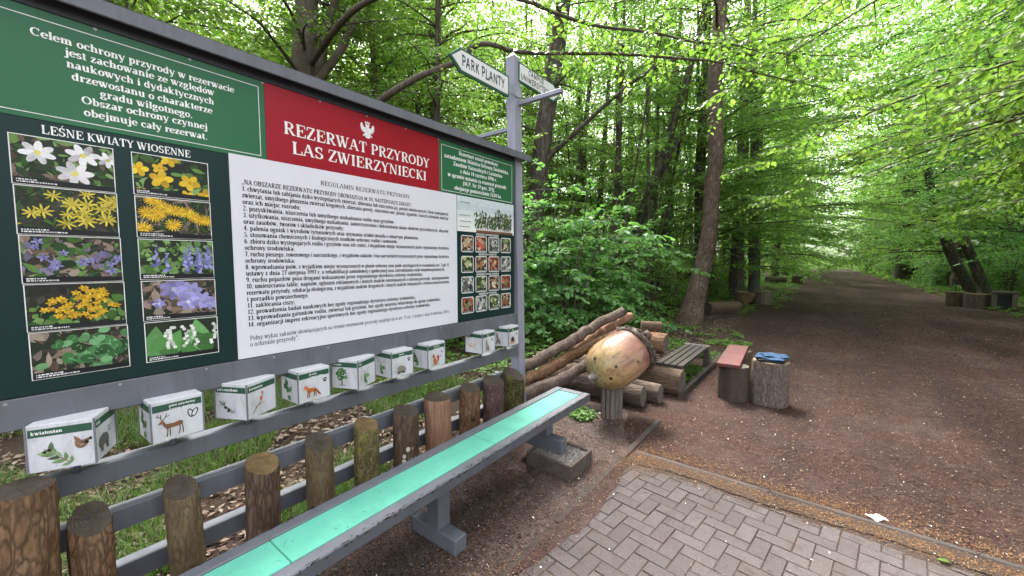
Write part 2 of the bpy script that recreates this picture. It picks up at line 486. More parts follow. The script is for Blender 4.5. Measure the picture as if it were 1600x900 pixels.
# ------------------------------------------------------------------ lettering: glyph skeletons swept with a broad nib
# L thick stroke, T thin stroke, C arc (cx cy rx ry a0 a1), S serif (x y [half width]), D dot
GL = {
'A': (1.0, "T .1 0 .45 1;L .47 1 .82 0;T .22 .35 .68 .35;S .1 0;S .84 0 .16"),
'B': (.92, "L .25 0 .25 1;T .1 .98 .5 .98;T .1 .02 .52 .02;C .48 .755 .24 .225 -90 90;C .5 .27 .27 .25 -90 90;T .25 .52 .5 .52"),
'C': (.95, "C .52 .5 .38 .47 50 310;T .8 .98 .8 .68"),
'D': (1.0, "L .25 0 .25 1;T .1 .98 .5 .98;T .1 .02 .5 .02;C .48 .5 .38 .48 -90 90"),
'E': (.9, "L .25 0 .25 1;T .1 .98 .8 .98 .82 .75;T .1 .02 .82 .02 .86 .28;T .25 .52 .6 .52;T .6 .66 .6 .38"),
'G': (1.02, "C .5 .5 .4 .47 50 300;L .78 .05 .78 .42;S .78 .43 .17;T .78 .98 .78 .7"),
'H': (1.05, "L .25 0 .25 1;L .8 0 .8 1;T .25 .52 .8 .52;S .25 0;S .25 1;S .8 0;S .8 1"),
'I': (.5, "L .25 0 .25 1;S .25 0;S .25 1"),
'J': (.65, "L .42 1 .42 .15;C .26 .15 .16 .15 180 360;S .42 1"),
'K': (1.0, "L .25 0 .25 1;T .78 1 .3 .45;L .42 .58 .82 0;S .25 0;S .25 1;S .84 0 .15;S .78 1 .13"),
'L': (.9, "L .25 0 .25 1;S .25 1;T .1 .02 .8 .02 .84 .3"),
'M': (1.25, "T .22 0 .22 1;L .24 1 .6 .08;T .62 .08 .98 1;L .98 0 .98 1;S .22 0 .12;S .98 0;S .16 1 .1;S 1.02 1 .13"),
'N': (1.05, "T .2 0 .2 1;L .2 1 .82 0;T .84 0 .84 1;S .2 0 .13;S .84 1 .13;S .14 1 .1"),
'O': (1.05, "C .52 .5 .4 .47 0 360"),
'P': (.88, "L .25 0 .25 1;S .25 0;T .1 .98 .5 .98;C .48 .72 .27 .25 -90 90;T .25 .48 .5 .48"),
'R': (.98, "L .25 0 .25 1;S .25 0;T .1 .98 .5 .98;C .48 .74 .26 .24 -90 90;T .25 .5 .5 .5;L .48 .5 .82 0;S .86 0 .12"),
'S': (.8, "C .4 .74 .24 .23 30 270;C .4 .26 .26 .24 -150 90;T .64 .98 .64 .7;T .13 .02 .13 .3"),
'T': (.92, "L .46 0 .46 1;T .08 .72 .1 .98 .82 .98 .84 .72;S .46 0"),
'U': (1.0, "L .24 1 .24 .35;C .51 .33 .27 .31 180 360;T .78 .33 .78 1;S .24 1;S .78 1 .13"),
'V': (.95, "L .15 1 .47 0;T .49 0 .8 1;S .15 1;S .8 1 .12"),
'W': (1.35, "L .15 1 .42 0;T .44 0 .66 .9;L .6 1 .9 0;T .92 0 1.18 1;S .15 1;S .62 1;S 1.2 1 .12"),
'Y': (.95, "L .15 1 .47 .45;T .78 1 .49 .45;L .47 .5 .47 0;S .15 1;S .8 1 .12;S .47 0"),
'Z': (.86, "T .12 .72 .14 .98 .75 .98;L .72 .97 .14 .03;T .12 .02 .76 .02 .78 .3"),
'a': (.68, "L .48 .08 .48 .5;C .32 .48 .16 .19 0 150;C .27 .19 .16 .17 0 360;T .48 .04 .62 .04"),
'b': (.76, "L .2 0 .2 1;C .4 .34 .22 .32 0 360;S .16 1 .1"),
'c': (.62, "C .36 .34 .25 .32 50 310;D .5 .55"),
'd': (.78, "L .55 0 .55 1;C .34 .34 .22 .32 0 360;S .51 1 .1;S .61 .02 .09"),
'e': (.66, "C .34 .34 .25 .32 0 320;T .1 .37 .58 .37"),
'f': (.5, "L .22 0 .22 .82;C .37 .82 .15 .18 50 180;T .06 .68 .42 .68;S .22 0"),
'g': (.72, "C .3 .45 .19 .22 0 360;T .46 .62 .64 .64;C .33 -.1 .26 .16 0 360;T .2 .24 .14 .1"),
'h': (.82, "L .2 0 .2 1;C .41 .46 .19 .2 0 180;L .6 0 .6 .46;S .2 0;S .6 0;S .16 1 .1"),
'i': (.42, "L .21 0 .21 .68;S .21 0;S .17 .68 .1;D .21 .93"),
'j': (.45, "L .26 .68 .26 -.15;C .13 -.15 .13 .13 190 360;D .26 .93;S .21 .68 .1"),
'k': (.82, "L .2 0 .2 1;T .58 .66 .25 .3;L .34 .4 .62 0;S .2 0;S .64 0 .12;S .58 .67 .12;S .16 1 .1"),
'l': (.42, "L .21 0 .21 1;S .21 0;S .17 1 .1"),
'm': (1.16, "L .2 0 .2 .68;C .38 .47 .17 .19 0 180;L .56 0 .56 .47;C .74 .47 .18 .19 0 180;L .93 0 .93 .47;S .2 0;S .56 0;S .93 0;S .15 .68 .1"),
'n': (.82, "L .2 0 .2 .68;C .41 .47 .19 .19 0 180;L .6 0 .6 .46;S .2 0;S .6 0;S .15 .68 .1"),
'o': (.7, "C .35 .34 .24 .32 0 360"),
'p': (.76, "L .2 -.3 .2 .68;C .4 .34 .22 .32 0 360;S .2 -.3;S .15 .68 .1"),
'r': (.58, "L .2 0 .2 .68;C .38 .46 .17 .19 60 180;D .47 .58;S .2 0;S .15 .68 .1"),
's': (.56, "C .28 .5 .16 .16 30 270;C .28 .17 .17 .16 -150 90;T .45 .66 .45 .48;T .1 .02 .1 .22"),
't': (.48, "L .22 .88 .22 .15;C .34 .15 .12 .13 180 300;T .06 .67 .42 .67"),
'u': (.82, "L .2 .68 .2 .22;C .4 .22 .2 .21 180 360;L .6 .68 .6 .02;S .15 .68 .1;S .55 .68 .1;S .66 .02 .09"),
'v': (.72, "L .12 .68 .36 0;T .38 0 .6 .68;S .12 .68;S .6 .68 .1"),
'w': (1.02, "L .12 .68 .34 0;T .36 0 .5 .6;L .46 .68 .68 0;T .7 0 .9 .68;S .12 .68;S .47 .68;S .9 .68 .1"),
'y': (.74, "L .12 .68 .38 .02;T .62 .68 .34 -.25;D .2 -.24;S .12 .68;S .62 .68 .1"),
'z': (.62, "T .1 .5 .1 .66 .5 .66;L .47 .65 .1 .03;T .08 .02 .52 .02 .54 .2"),
'0': (.72, "C .35 .5 .24 .47 0 360"), '1': (.62, "L .35 0 .35 1;S .35 0;T .16 .85 .35 .98"),
'2': (.7, "C .34 .72 .21 .26 -30 160;T .5 .6 .12 .08;T .1 .06 .6 .06 .62 .2;T .1 .03 .6 .03"),
'3': (.68, "C .33 .75 .19 .22 -90 150;C .32 .27 .22 .25 -150 90"), '4': (.72, "L .45 0 .45 1;T .45 1 .08 .3;T .06 .28 .64 .28"),
'5': (.68, "T .6 .96 .2 .96 .16 .55;C .32 .32 .22 .3 -150 110"), '6': (.7, "C .35 .3 .22 .28 0 360;C .55 .3 .43 .68 110 180"),
'7': (.68, "T .12 .8 .12 .97 .6 .97;L .57 .95 .3 0"), '8': (.7, "C .35 .75 .18 .22 0 360;C .35 .26 .22 .24 0 360"),
'9': (.7, "C .35 .7 .22 .27 0 360;C .15 .7 .43 .68 -70 0"),
'.': (.34, "D .16 .06"), ',': (.36, "D .16 .06;T .22 .06 .12 -.16"), ';': (.38, "D .18 .55;D .18 .06;T .24 .06 .14 -.16"),
':': (.36, "D .17 .55;D .17 .06"), '-': (.45, "L .14 .28 .3 .28;T .1 .3 .34 .3"), '(': (.45, "C .42 .35 .25 .68 115 245"), ')': (.45, "C .05 .35 .25 .68 -65 65"),
'\u201e': (.6, "D .14 .06;T .2 .06 .1 -.16;D .4 .06;T .46 .06 .36 -.16"), '\u201d': (.6, "D .14 .95;T .2 .95 .1 .72;D .4 .95;T .46 .95 .36 .72"),
' ': (.38, ""),
}
def _acc(base, extra): GL_b = GL[base]; return (GL_b[0], GL_b[1] + ";" + extra)
for ch, b_, ex in (('\u0105', 'a', "T .52 .02 .47 -.14 .58 -.22"), ('\u0119', 'e', "T .42 .02 .38 -.14 .5 -.22"), ('\u0107', 'c', "T .34 .8 .5 1.0"),
                   ('\u0144', 'n', "T .38 .8 .54 1.0"), ('\u00f3', 'o', "T .33 .8 .5 1.0"), ('\u015b', 's', "T .27 .8 .42 1.0"), ('\u017a', 'z', "T .3 .8 .45 1.0"),
                   ('\u017c', 'z', "D .3 .92"), ('\u0142', 'l', "T .03 .4 .4 .62"), ('\u015a', 'S', "T .38 1.1 .56 1.3"), ('\u0143', 'N', "T .48 1.1 .66 1.3"),
                   ('\u0104', 'A', "T .88 .0 .82 -.14 .95 -.22"), ('\u0118', 'E', "T .7 .0 .65 -.14 .78 -.22"), ('\u0141', 'L', "T .05 .35 .5 .65"), ('\u00d3', 'O', "T .5 1.1 .68 1.3")):
    GL[ch] = _acc(b_, ex)

def _ribbon(P, a, b):
    P = np.asarray(P, float); T = np.gradient(P, axis=0); T /= np.linalg.norm(T, axis=1)[:, None] + 1e-9
    N = np.stack([-T[:, 1], T[:, 0]], 1); d = np.sqrt((a * N[:, 0]) ** 2 + (b * N[:, 1]) ** 2)[:, None]
    E = np.stack([a * a * N[:, 0], b * b * N[:, 1]], 1) / d
    Lf, Rt = P + E, P - E; n = len(P)
    V = np.vstack([Rt, Lf]); F = [(i, i + 1, n + i + 1, n + i) for i in range(n - 1)]
    return V, F

_gc = {}
def glyph(ch, bold, hair, serif):
    key = (ch, bold, hair, serif)
    if key in _gc: return _gc[key]
    adv, st = GL.get(ch, GL['o']); V, F, k, layer = [], [], 0, []
    for tok in st.split(";"):
        tok = tok.split()
        if not tok: continue
        c, q = tok[0], [float(x) for x in tok[1:]]
        if c == 'S':
            if not serif: continue
            h = q[2] if len(q) > 2 else .17
            y0 = min(max(q[1], hair), 1 - hair) if q[1] in (0, 1) else q[1]
            v = np.array([(q[0] - h, y0 - hair), (q[0] + h, y0 - hair), (q[0] + h, y0 + hair), (q[0] - h, y0 + hair)]); f = [(0, 1, 2, 3)]
        elif c == 'D':
            r = .105 if bold > .06 else .07; t = np.linspace(0, 2 * np.pi, 9)[:-1]
            v = np.stack([q[0] + r * np.cos(t), q[1] + r * np.sin(t)], 1); f = [tuple(range(8))]
        elif c == 'C':
            cx_, cy_, rx_, ry_, a0, a1 = q; n = max(5, int(abs(a1 - a0) / 22)); t = np.radians(np.linspace(a0, a1, n + 1))
            P = np.stack([cx_ + rx_ * np.cos(t), cy_ + ry_ * np.sin(t)], 1)
            v, f = _ribbon(P, bold * .92, hair)
        else:
            P = np.array(q).reshape(-1, 2)
            if c == 'L' or not serif: v, f = _ribbon(P, bold, hair if serif else bold)
            else:
                v, f = [], []
                for i in range(len(P) - 1):
                    vv, ff = _ribbon(P[i:i + 2], hair, hair); f += [tuple(x + 4 * i for x in t) for t in ff]; v.append(vv)
                v = np.vstack(v)
        f = [tuple(i + sum(len(x) for x in V) for i in t) for t in f]
        V.append(v); F += f; layer += [k] * len(v); k += 1
    V = np.vstack(V) if V else np.zeros((0, 2))
    _gc[key] = (adv, V, F, np.array(layer))
    return _gc[key]

def text_width(s, bold=.1, hair=.035, serif=True): return sum(glyph(c, bold, hair, serif)[0] for c in s)

def add_text(mb, s, frame, u0, v0, cap, width=None, align='L', m=0, bold=.1, hair=.035, serif=True):
    """frame(u, v, lift) -> 3D point; width fits the line to that length"""
    w_ = text_width(s, bold, hair, serif); sx = (width / w_) if width else cap
    if align == 'C': u0 -= w_ * sx / 2
    if align == 'R': u0 -= w_ * sx
    pen = u0
    for ch in s:
        adv, V, F, ly = glyph(ch, bold, hair, serif)
        if len(V): mb.add([frame(pen + x * sx, v0 + y * cap, .0004 + .00012 * k) for (x, y), k in zip(V, ly)], F, m)
        pen += adv * sx
    return pen
# ------------------------------------------------------------------ the notice board
BX = -2.32
board = empty('notice_board', (BX, 1.5, 0), 0, 'large grey notice board with roof and green, red and white printed posters', 'notice board')
def fr(x): return lambda u, v, lift: (x + lift - BX, u - 1.5, v)        # board local frame: u along +Y, v up, facing +X
def bb(name, x0, x1, y0, y1, z0, z1, mat, bev=.004, parent=None):
    mb = MB(); mb.box(x0 - BX, x1 - BX, y0 - 1.5, y1 - 1.5, z0, z1, 0, bev); return mb.build(name, mat, parent or board)
# posts (the one by the signs leans a little and runs on above the roof)
mb = MB(); k = -.028
def lean(z): return 3.075 + k * (z - .7) - 1.5
V = []
for z in (-.05, 3.52):
    V += [(-.1, lean(z), z), (0, lean(z), z), (0, lean(z) + .1, z), (-.1, lean(z) + .1, z)]
V += [(-.05, lean(3.58) + .05, 3.58)]
mb.add(V, [(0, 1, 5, 4), (1, 2, 6, 5), (2, 3, 7, 6), (3, 0, 4, 7), (4, 5, 8), (5, 6, 8), (6, 7, 8), (7, 4, 8)])
mb.build('post', M['paint_light'], board)
bb('post', -2.42, -2.32, -.17, -.07, -.05, 2.56, M['paint'])
bb('backing_panel', -2.375, -2.337, -.065, 3.035, 1.0, 2.56, M['back'])
bb('bottom_rail', -2.402, -2.318, -.068, 3.045, .972, 1.092, M['paint'])
bb('top_beam', -2.40, -2.319, -.068, 2.99, 2.533, 2.6, M['dark_frame'])
bb('lower_rail', -2.40, -2.324, -.068, 3.05, .665, .752, M['paint'])
# roof: sheet with a turned-down lip
mb = MB()
mb.box(-2.275 - BX, -2.262 - BX, -1.9, 1.69, 2.565, 2.625, 0, .003)
mb.add([(x - BX, y, z) for y in (-1.9, 1.69) for x, z in ((-2.262, 2.6265), (-2.44, 2.68), (-2.62, 2.63), (-2.62, 2.585), (-2.44, 2.612), (-2.2755, 2.6))],
       [(0, 6, 7, 1), (1, 7, 8, 2), (2, 8, 9, 3), (3, 9, 10, 4), (4, 10, 11, 5), (5, 11, 6, 0), (0, 1, 2, 3, 4, 5), (11, 10, 9, 8, 7, 6)])
mb.build('roof', M['roof'], board)
mb = MB(); mb.box(-.02, .47, 1.565, 1.61, 3.085, 3.122, 0, .003); mb.build('bracket_arm', M['paint_light'], board)
mb = MB(); mb.box(-.58, -.1, 1.575, 1.615, 2.875, 2.912, 0, .003); mb.build('bracket_arm', M['paint_light'], board)
mb = MB()
for i, u in enumerate(np.linspace(-.04, 2.95, 11)):
    for v_ in (1.078, 2.524):
        t = np.linspace(0, 2 * np.pi, 9)[:-1]
        mb.poly([( .004, u - 1.5 + .006 * math.cos(a), v_ + .006 * math.sin(a)) for a in t])
mb.build('screw_heads', M['screw'], board)["kind"] = "stuff"

def poster(name, u0, u1, v0, v1, x, mat, label):
    mb = MB(); mb.box(-2.336 - BX, x - BX, u0 - 1.5, u1 - 1.5, v0, v1, 0, .0008); o = mb.build(name, mat, board); o["label"] = label; return o
def rect_line(mb, f, u0, u1, v0, v1, t, lift=.0005, m=0):
    for a, b, c, d in ((u0, u1, v0, v0 + t), (u0, u1, v1 - t, v1), (u0, u0 + t, v0 + t, v1 - t), (u1 - t, u1, v0 + t, v1 - t)):
        mb.poly([f(a, c, lift), f(b, c, lift), f(b, d, lift), f(a, d, lift)], m)
PX = -2.3185
f0 = fr(PX)
# green poster with the purpose of the reserve
pg_ = poster('purpose_poster', -.06, .8635, 2.128, 2.531, PX, M['green'], 'green poster with seven centred lines of white text')
mb = MB(); rect_line(mb, f0, -.04, .8375, 2.147, 2.499, .003); mb.build('border_line', M['letter_white'], pg_)
mb = MB()
for s, uc, w_, v_ in (("Celem ochrony przyrody w rezerwacie", .409, .64, 2.432), ("jest zachowanie ze wzgl\u0119d\u00f3w", .409, .475, 2.391), ("naukowych i dydaktycznych", .409, .47, 2.348),
                     ("drzewostanu o charakterze", .41, .45, 2.304), ("gr\u0105du wilgotnego.", .409, .298, 2.262), ("Obszar ochrony czynnej", .41, .406, 2.222), ("obejmuje ca\u0142y rezerwat.", .411, .4, 2.176)):
    add_text(mb, s, f0, uc - w_ / 2, v_, .029, w_, bold=.115, hair=.045)
mb.build('lettering', M['letter_white'], pg_)
# red title poster with the eagle
pr_ = poster('title_poster', .865, 2.0595, 2.134, 2.5305, PX, M['red'], 'red title poster with white eagle emblem')
mb = MB()
add_text(mb, "REZERWAT PRZYRODY", f0, .95, 2.292, .066, 1.015, bold=.105, hair=.04)
add_text(mb, "LAS ZWIERZYNIECKI", f0, .99, 2.194, .066, .945, bold=.105, hair=.04)
mb.build('lettering', M['letter_white'], pr_)
half = [(0, .9), (.07, .97), (.13, .93), (.16, .84), (.10, .8), (.12, .72), (.2, .7), (.3, .78), (.34, .92), (.44, .98), (.5, .86), (.49, .7), (.47, .55), (.4, .42), (.44, .62), (.38, .5), (.36, .36), (.3, .5), (.27, .33), (.2, .42),
        (.2, .3), (.32, .22), (.34, .12), (.24, .15), (.17, .2), (.16, .08), (.1, .02), (.04, .06), (0, 0)]
mb = MB(); ew, eh = .098, .096
pts = [(1.458 + x * ew, 2.384 + y * eh) for x, y in half] + [(1.458 - x * ew, 2.384 + y * eh) for x, y in half[::-1][1:-1]]
mb.poly([f0(u, v_, .0006) for u, v_ in reversed(pts)][::-1])
for i in range(3): mb.poly([f0(1.458 + dx + (i - 1) * .012, 2.384 + eh * .98 + dy, .0009) for dx, dy in ((-.006, 0), (.006, 0), (.004, .012), (-.004, .012))])
mb.build('eagle_emblem', M['letter_white'], pr_)
# green decree poster
pd_ = poster('decree_poster', 2.061, 2.985, 2.139, 2.53, PX, M['green'], 'small green poster with white text at the right')
mb = MB(); rect_line(mb, f0, 2.082, 2.962, 2.15, 2.497, .0035); mb.build('border_line', M['letter_white'], pd_)
mb = MB()
for i, (s, w_) in enumerate((("Rezerwat zosta\u0142 powo\u0142any", .49), ("zarz\u0105dzeniem Ministra Ochrony \u015arodowiska,", .80), ("Zasob\u00f3w Naturalnych i Le\u015bnictwa", .61), ("z dnia 14 czerwca 1996 r.", .46),
                            ("w sprawie uznania za rezerwat przyrody", .73), ("(M.P. Nr 37 poz. 373),", .40), ("obejmuje powierzchni\u0119 33,84 ha.", .59))):
    add_text(mb, s, f0, 2.512 - w_ / 2, 2.452 - i * .0465, .031, w_, bold=.12, hair=.05)
mb.build('lettering', M['letter_white'], pd_)
# white regulations poster
pw_ = poster('regulations_poster', .692, 2.2385, 1.097, 2.1335, PX + .0012, M['white'], 'large white poster of printed rules')
f1 = fr(PX + .0012); mb = MB()
add_text(mb, "REGULAMIN REZERWATU PRZYRODY", f1, 1.143, 2.044, .026, .635, bold=.1, hair=.04)
rules = [("\u201eNA OBSZARZE REZERWATU PRZYRODY OBOWI\u0104ZUJ\u0104 M. IN. NAST\u0118PUJ\u0104CE ZAKAZY:", 1.05),
("1. chwytania lub zabijania dziko wyst\u0119puj\u0105cych zwierz\u0105t, zbierania lub niszczenia jaj, postaci m\u0142odocianych i form rozwojowych", 1.405),
("zwierz\u0105t, umy\u015blnego p\u0142oszenia zwierz\u0105t kr\u0119gowych, zbierania poro\u017cy, niszczenia nor, gniazd, legowisk i innych schronie\u0144 zwierz\u0105t", 1.405),
("oraz ich miejsc rozrodu;", 0), ("2. pozyskiwania, niszczenia lub umy\u015blnego uszkadzania ro\u015blin oraz grzyb\u00f3w;", 0),
("3. u\u017cytkowania, niszczenia, umy\u015blnego uszkadzania, zanieczyszczania i dokonywania zmian obiekt\u00f3w przyrodniczych, obszar\u00f3w", 1.405),
("oraz zasob\u00f3w, twor\u00f3w i sk\u0142adnik\u00f3w przyrody;", 0), ("4. palenia ognisk i wyrob\u00f3w tytoniowych oraz u\u017cywania \u017ar\u00f3de\u0142 \u015bwiat\u0142a o otwartym p\u0142omieniu;", 0),
("5. stosowania chemicznych i biologicznych \u015brodk\u00f3w ochrony ro\u015blin i nawoz\u00f3w;", 0),
("6. zbioru dziko wyst\u0119puj\u0105cych ro\u015blin i grzyb\u00f3w oraz ich cz\u0119\u015bci, z wyj\u0105tkiem miejsc wyznaczonych przez regionalnego dyrektora", 1.405), ("ochrony \u015brodowiska;", 0),
("7. ruchu pieszego, rowerowego i narciarskiego, z wyj\u0105tkiem szlak\u00f3w i tras narciarskich wyznaczonych przez regionalnego dyrektora", 1.405), ("ochrony \u015brodowiska;", 0),
("8. wprowadzania ps\u00f3w, z wyj\u0105tkiem miejsc wyznaczonych w planie ochrony oraz ps\u00f3w asystuj\u0105cych w rozumieniu art. 2 pkt 11", 1.405),
("ustawy z dnia 27 sierpnia 1997 r. o rehabilitacji zawodowej i spo\u0142ecznej oraz zatrudnianiu os\u00f3b niepe\u0142nosprawnych;", 0),
("9. ruchu pojazd\u00f3w poza drogami wskazanymi przez regionalnego dyrektora ochrony \u015brodowiska;", 0),
("10. umieszczania tablic, napis\u00f3w, og\u0142osze\u0144 reklamowych i innych znak\u00f3w niezwi\u0105zanych z ochron\u0105 przyrody, udost\u0119pnianiem", 1.405),
("rezerwatu przyrody, edukacj\u0105 ekologiczn\u0105, z wyj\u0105tkiem znak\u00f3w drogowych i innych znak\u00f3w zwi\u0105zanych z ochron\u0105 bezpiecze\u0144stwa", 1.405),
("i porz\u0105dku powszechnego;", 0), ("11. zak\u0142\u00f3cania ciszy;", 0), ("12. prowadzenia bada\u0144 naukowych bez zgody regionalnego dyrektora ochrony \u015brodowiska;", 0),
("13. wprowadzania gatunk\u00f3w ro\u015blin, zwierz\u0105t lub grzyb\u00f3w, bez zgody ministra w\u0142a\u015bciwego do spraw \u015brodowiska;", 0),
("14. organizacji imprez rekreacyjno-sportowych bez zgody regionalnego dyrektora ochrony \u015brodowiska.", 0)]
v_ = 1.99
for i, (s, w_) in enumerate(rules):
    add_text(mb, s, f1, .742, v_, .0235, w_ or text_width(s) * .0194, bold=.13, hair=.06)
    v_ -= .0332
for i, (s, w_) in enumerate((("Pe\u0142ny wykaz zakaz\u00f3w obowi\u0105zuj\u0105cych na terenie rezerwat\u00f3w przyrody znajduje si\u0119 w art. 15 ust. 1 ustawy z dnia 16 kwietnia 2004 r.", 1.405), ("o ochronie przyrody\u201d.", 0))):
    add_text(mb, s, f1, .747, 1.188 - i * .033, .0235, w_ or text_width(s) * .0185, bold=.085, hair=.045)
mb.build('lettering', M['letter_dark'], pw_)

# ---- printed pictures (flat prints made of many small shapes)
def blob_leaf(c, ln, wd, ang, bend=.15):
    t = np.linspace(0, 1, 6); up = [(x, wd * math.sin(math.pi * x ** .8)) for x in t]; lo = [(x, -wd * math.sin(math.pi * x ** .8)) for x in t[::-1][1:-1]]
    ca, sa = math.cos(ang), math.sin(ang)
    return [(c[0] + ln * (x * ca - (y + bend * x * x) * sa), c[1] + ln * (x * sa + (y + bend * x * x) * ca)) for x, y in up + lo]
def disc(c, r, n=9, e=1.0, ang=0.0):
    t = np.linspace(0, 2 * math.pi, n + 1)[:-1]
    return [(c[0] + r * math.cos(a) * math.cos(ang) - r * e * math.sin(a) * math.sin(ang), c[1] + r * math.cos(a) * math.sin(ang) + r * e * math.sin(a) * math.cos(ang)) for a in t]
INK = {}
def ink(c):
    if c not in INK:
        g = NG('print_ink'); v = g.coord(); geo = g.n("NewGeometry"); n = g.noise(v, 55, 6, .75)
        f = g.math('ADD', g.math('MULTIPLY', geo.outputs["Random Per Island"], .55), g.math('MULTIPLY', n, .75))
        g.base(g.ramp(f, [(.25, tuple(x * .45 for x in c)), (.6, c), (.95, tuple(min(.8, x * 1.45) for x in c))])); g.rough(.36); g.b.inputs["Specular IOR Level"].default_value = .2
        INK[c] = g.mat
    return INK[c]
class Print:
    """flat picture inside (u0,v0)-(u1,v1): shapes stacked a few hundredths of a millimetre apart, clipped to the frame"""
    def __init__(s, f, u0, u1, v0, v1): s.f, s.b = f, (u0, u1, v0, v1); s.mb = MB(); s.mats = []; s.k = 0
    def mi(s, c):
        m = ink(c)
        if m not in s.mats: s.mats.append(m)
        return s.mats.index(m)
    def shape(s, pts, c):
        u0, u1, v0, v1 = s.b; q = [(u0 + x * (u1 - u0), v0 + y * (v1 - v0)) for x, y in pts]
        for ax, val, kl in ((0, u0, False), (0, u1, True), (1, v0, False), (1, v1, True)):
            if q: q = clip(q, ax, val, kl)
        if len(q) < 3: return
        s.k += 1
        s.mb.poly([s.f(a, b, .0008 + s.k * .000012) for a, b in q], s.mi(c))
    def ashape(s, pts, c):      # aspect-true: x is scaled like y
        a = (s.b[3] - s.b[2]) / (s.b[1] - s.b[0]); s.shape([(x * a, y) for x, y in pts], c)
    def line(s, pts, w_, c):
        P = np.array(pts, float)
        for i in range(len(P) - 1):
            d = P[i + 1] - P[i]; d /= np.linalg.norm(d) + 1e-9; n = np.array([-d[1], d[0]]) * w_ / 2
            s.ashape([tuple(P[i] - n), tuple(P[i + 1] - n), tuple(P[i + 1] + n), tuple(P[i] + n)], c)
    def build(s, name, parent): return s.mb.build(name, s.mats, parent)

GREENS = [(.03, .07, .02), (.06, .13, .03), (.10, .20, .05), (.16, .27, .09), (.02, .04, .02)]
BROWNS = [(.10, .07, .05), (.18, .13, .10), (.05, .04, .035), (.25, .2, .16)]
def fill(p, r, n, cols, ln=(.15, .4), wd=(.12, .3), ymin=0, ymax=1):
    A = (p.b[1] - p.b[0]) / (p.b[3] - p.b[2])
    for _ in range(n * 2):          # twigs, stems and small leaves between the larger ones
        p.ashape(blob_leaf((r.uniform(-.1, A), r.uniform(ymin - .05, ymax)), r.uniform(ln[0] * .4, ln[1] * .6), r.uniform(.05, wd[1]), r.uniform(0, 6.28), r.uniform(-.4, .4)), r.choice(cols))
    for _ in range(n):
        p.ashape(blob_leaf((r.uniform(-.1, A), r.uniform(ymin - .05, ymax)), r.uniform(*ln), r.uniform(*wd), r.uniform(0, 6.28)), r.choice(cols))
def flower(p, c, r_, n, col, heart, rr, e=.42):
    for k in range(n):
        a = 2 * math.pi * k / n + rr; p.ashape(disc((c[0] + r_ * .55 * math.cos(a), c[1] + r_ * .55 * math.sin(a) * .85), r_ * .46, 9, min(.8, e * 1.2), a), tuple(x * (1, .84, .93)[k % 3] for x in col))
    p.ashape(disc(c, r_ * .2, 7), heart)
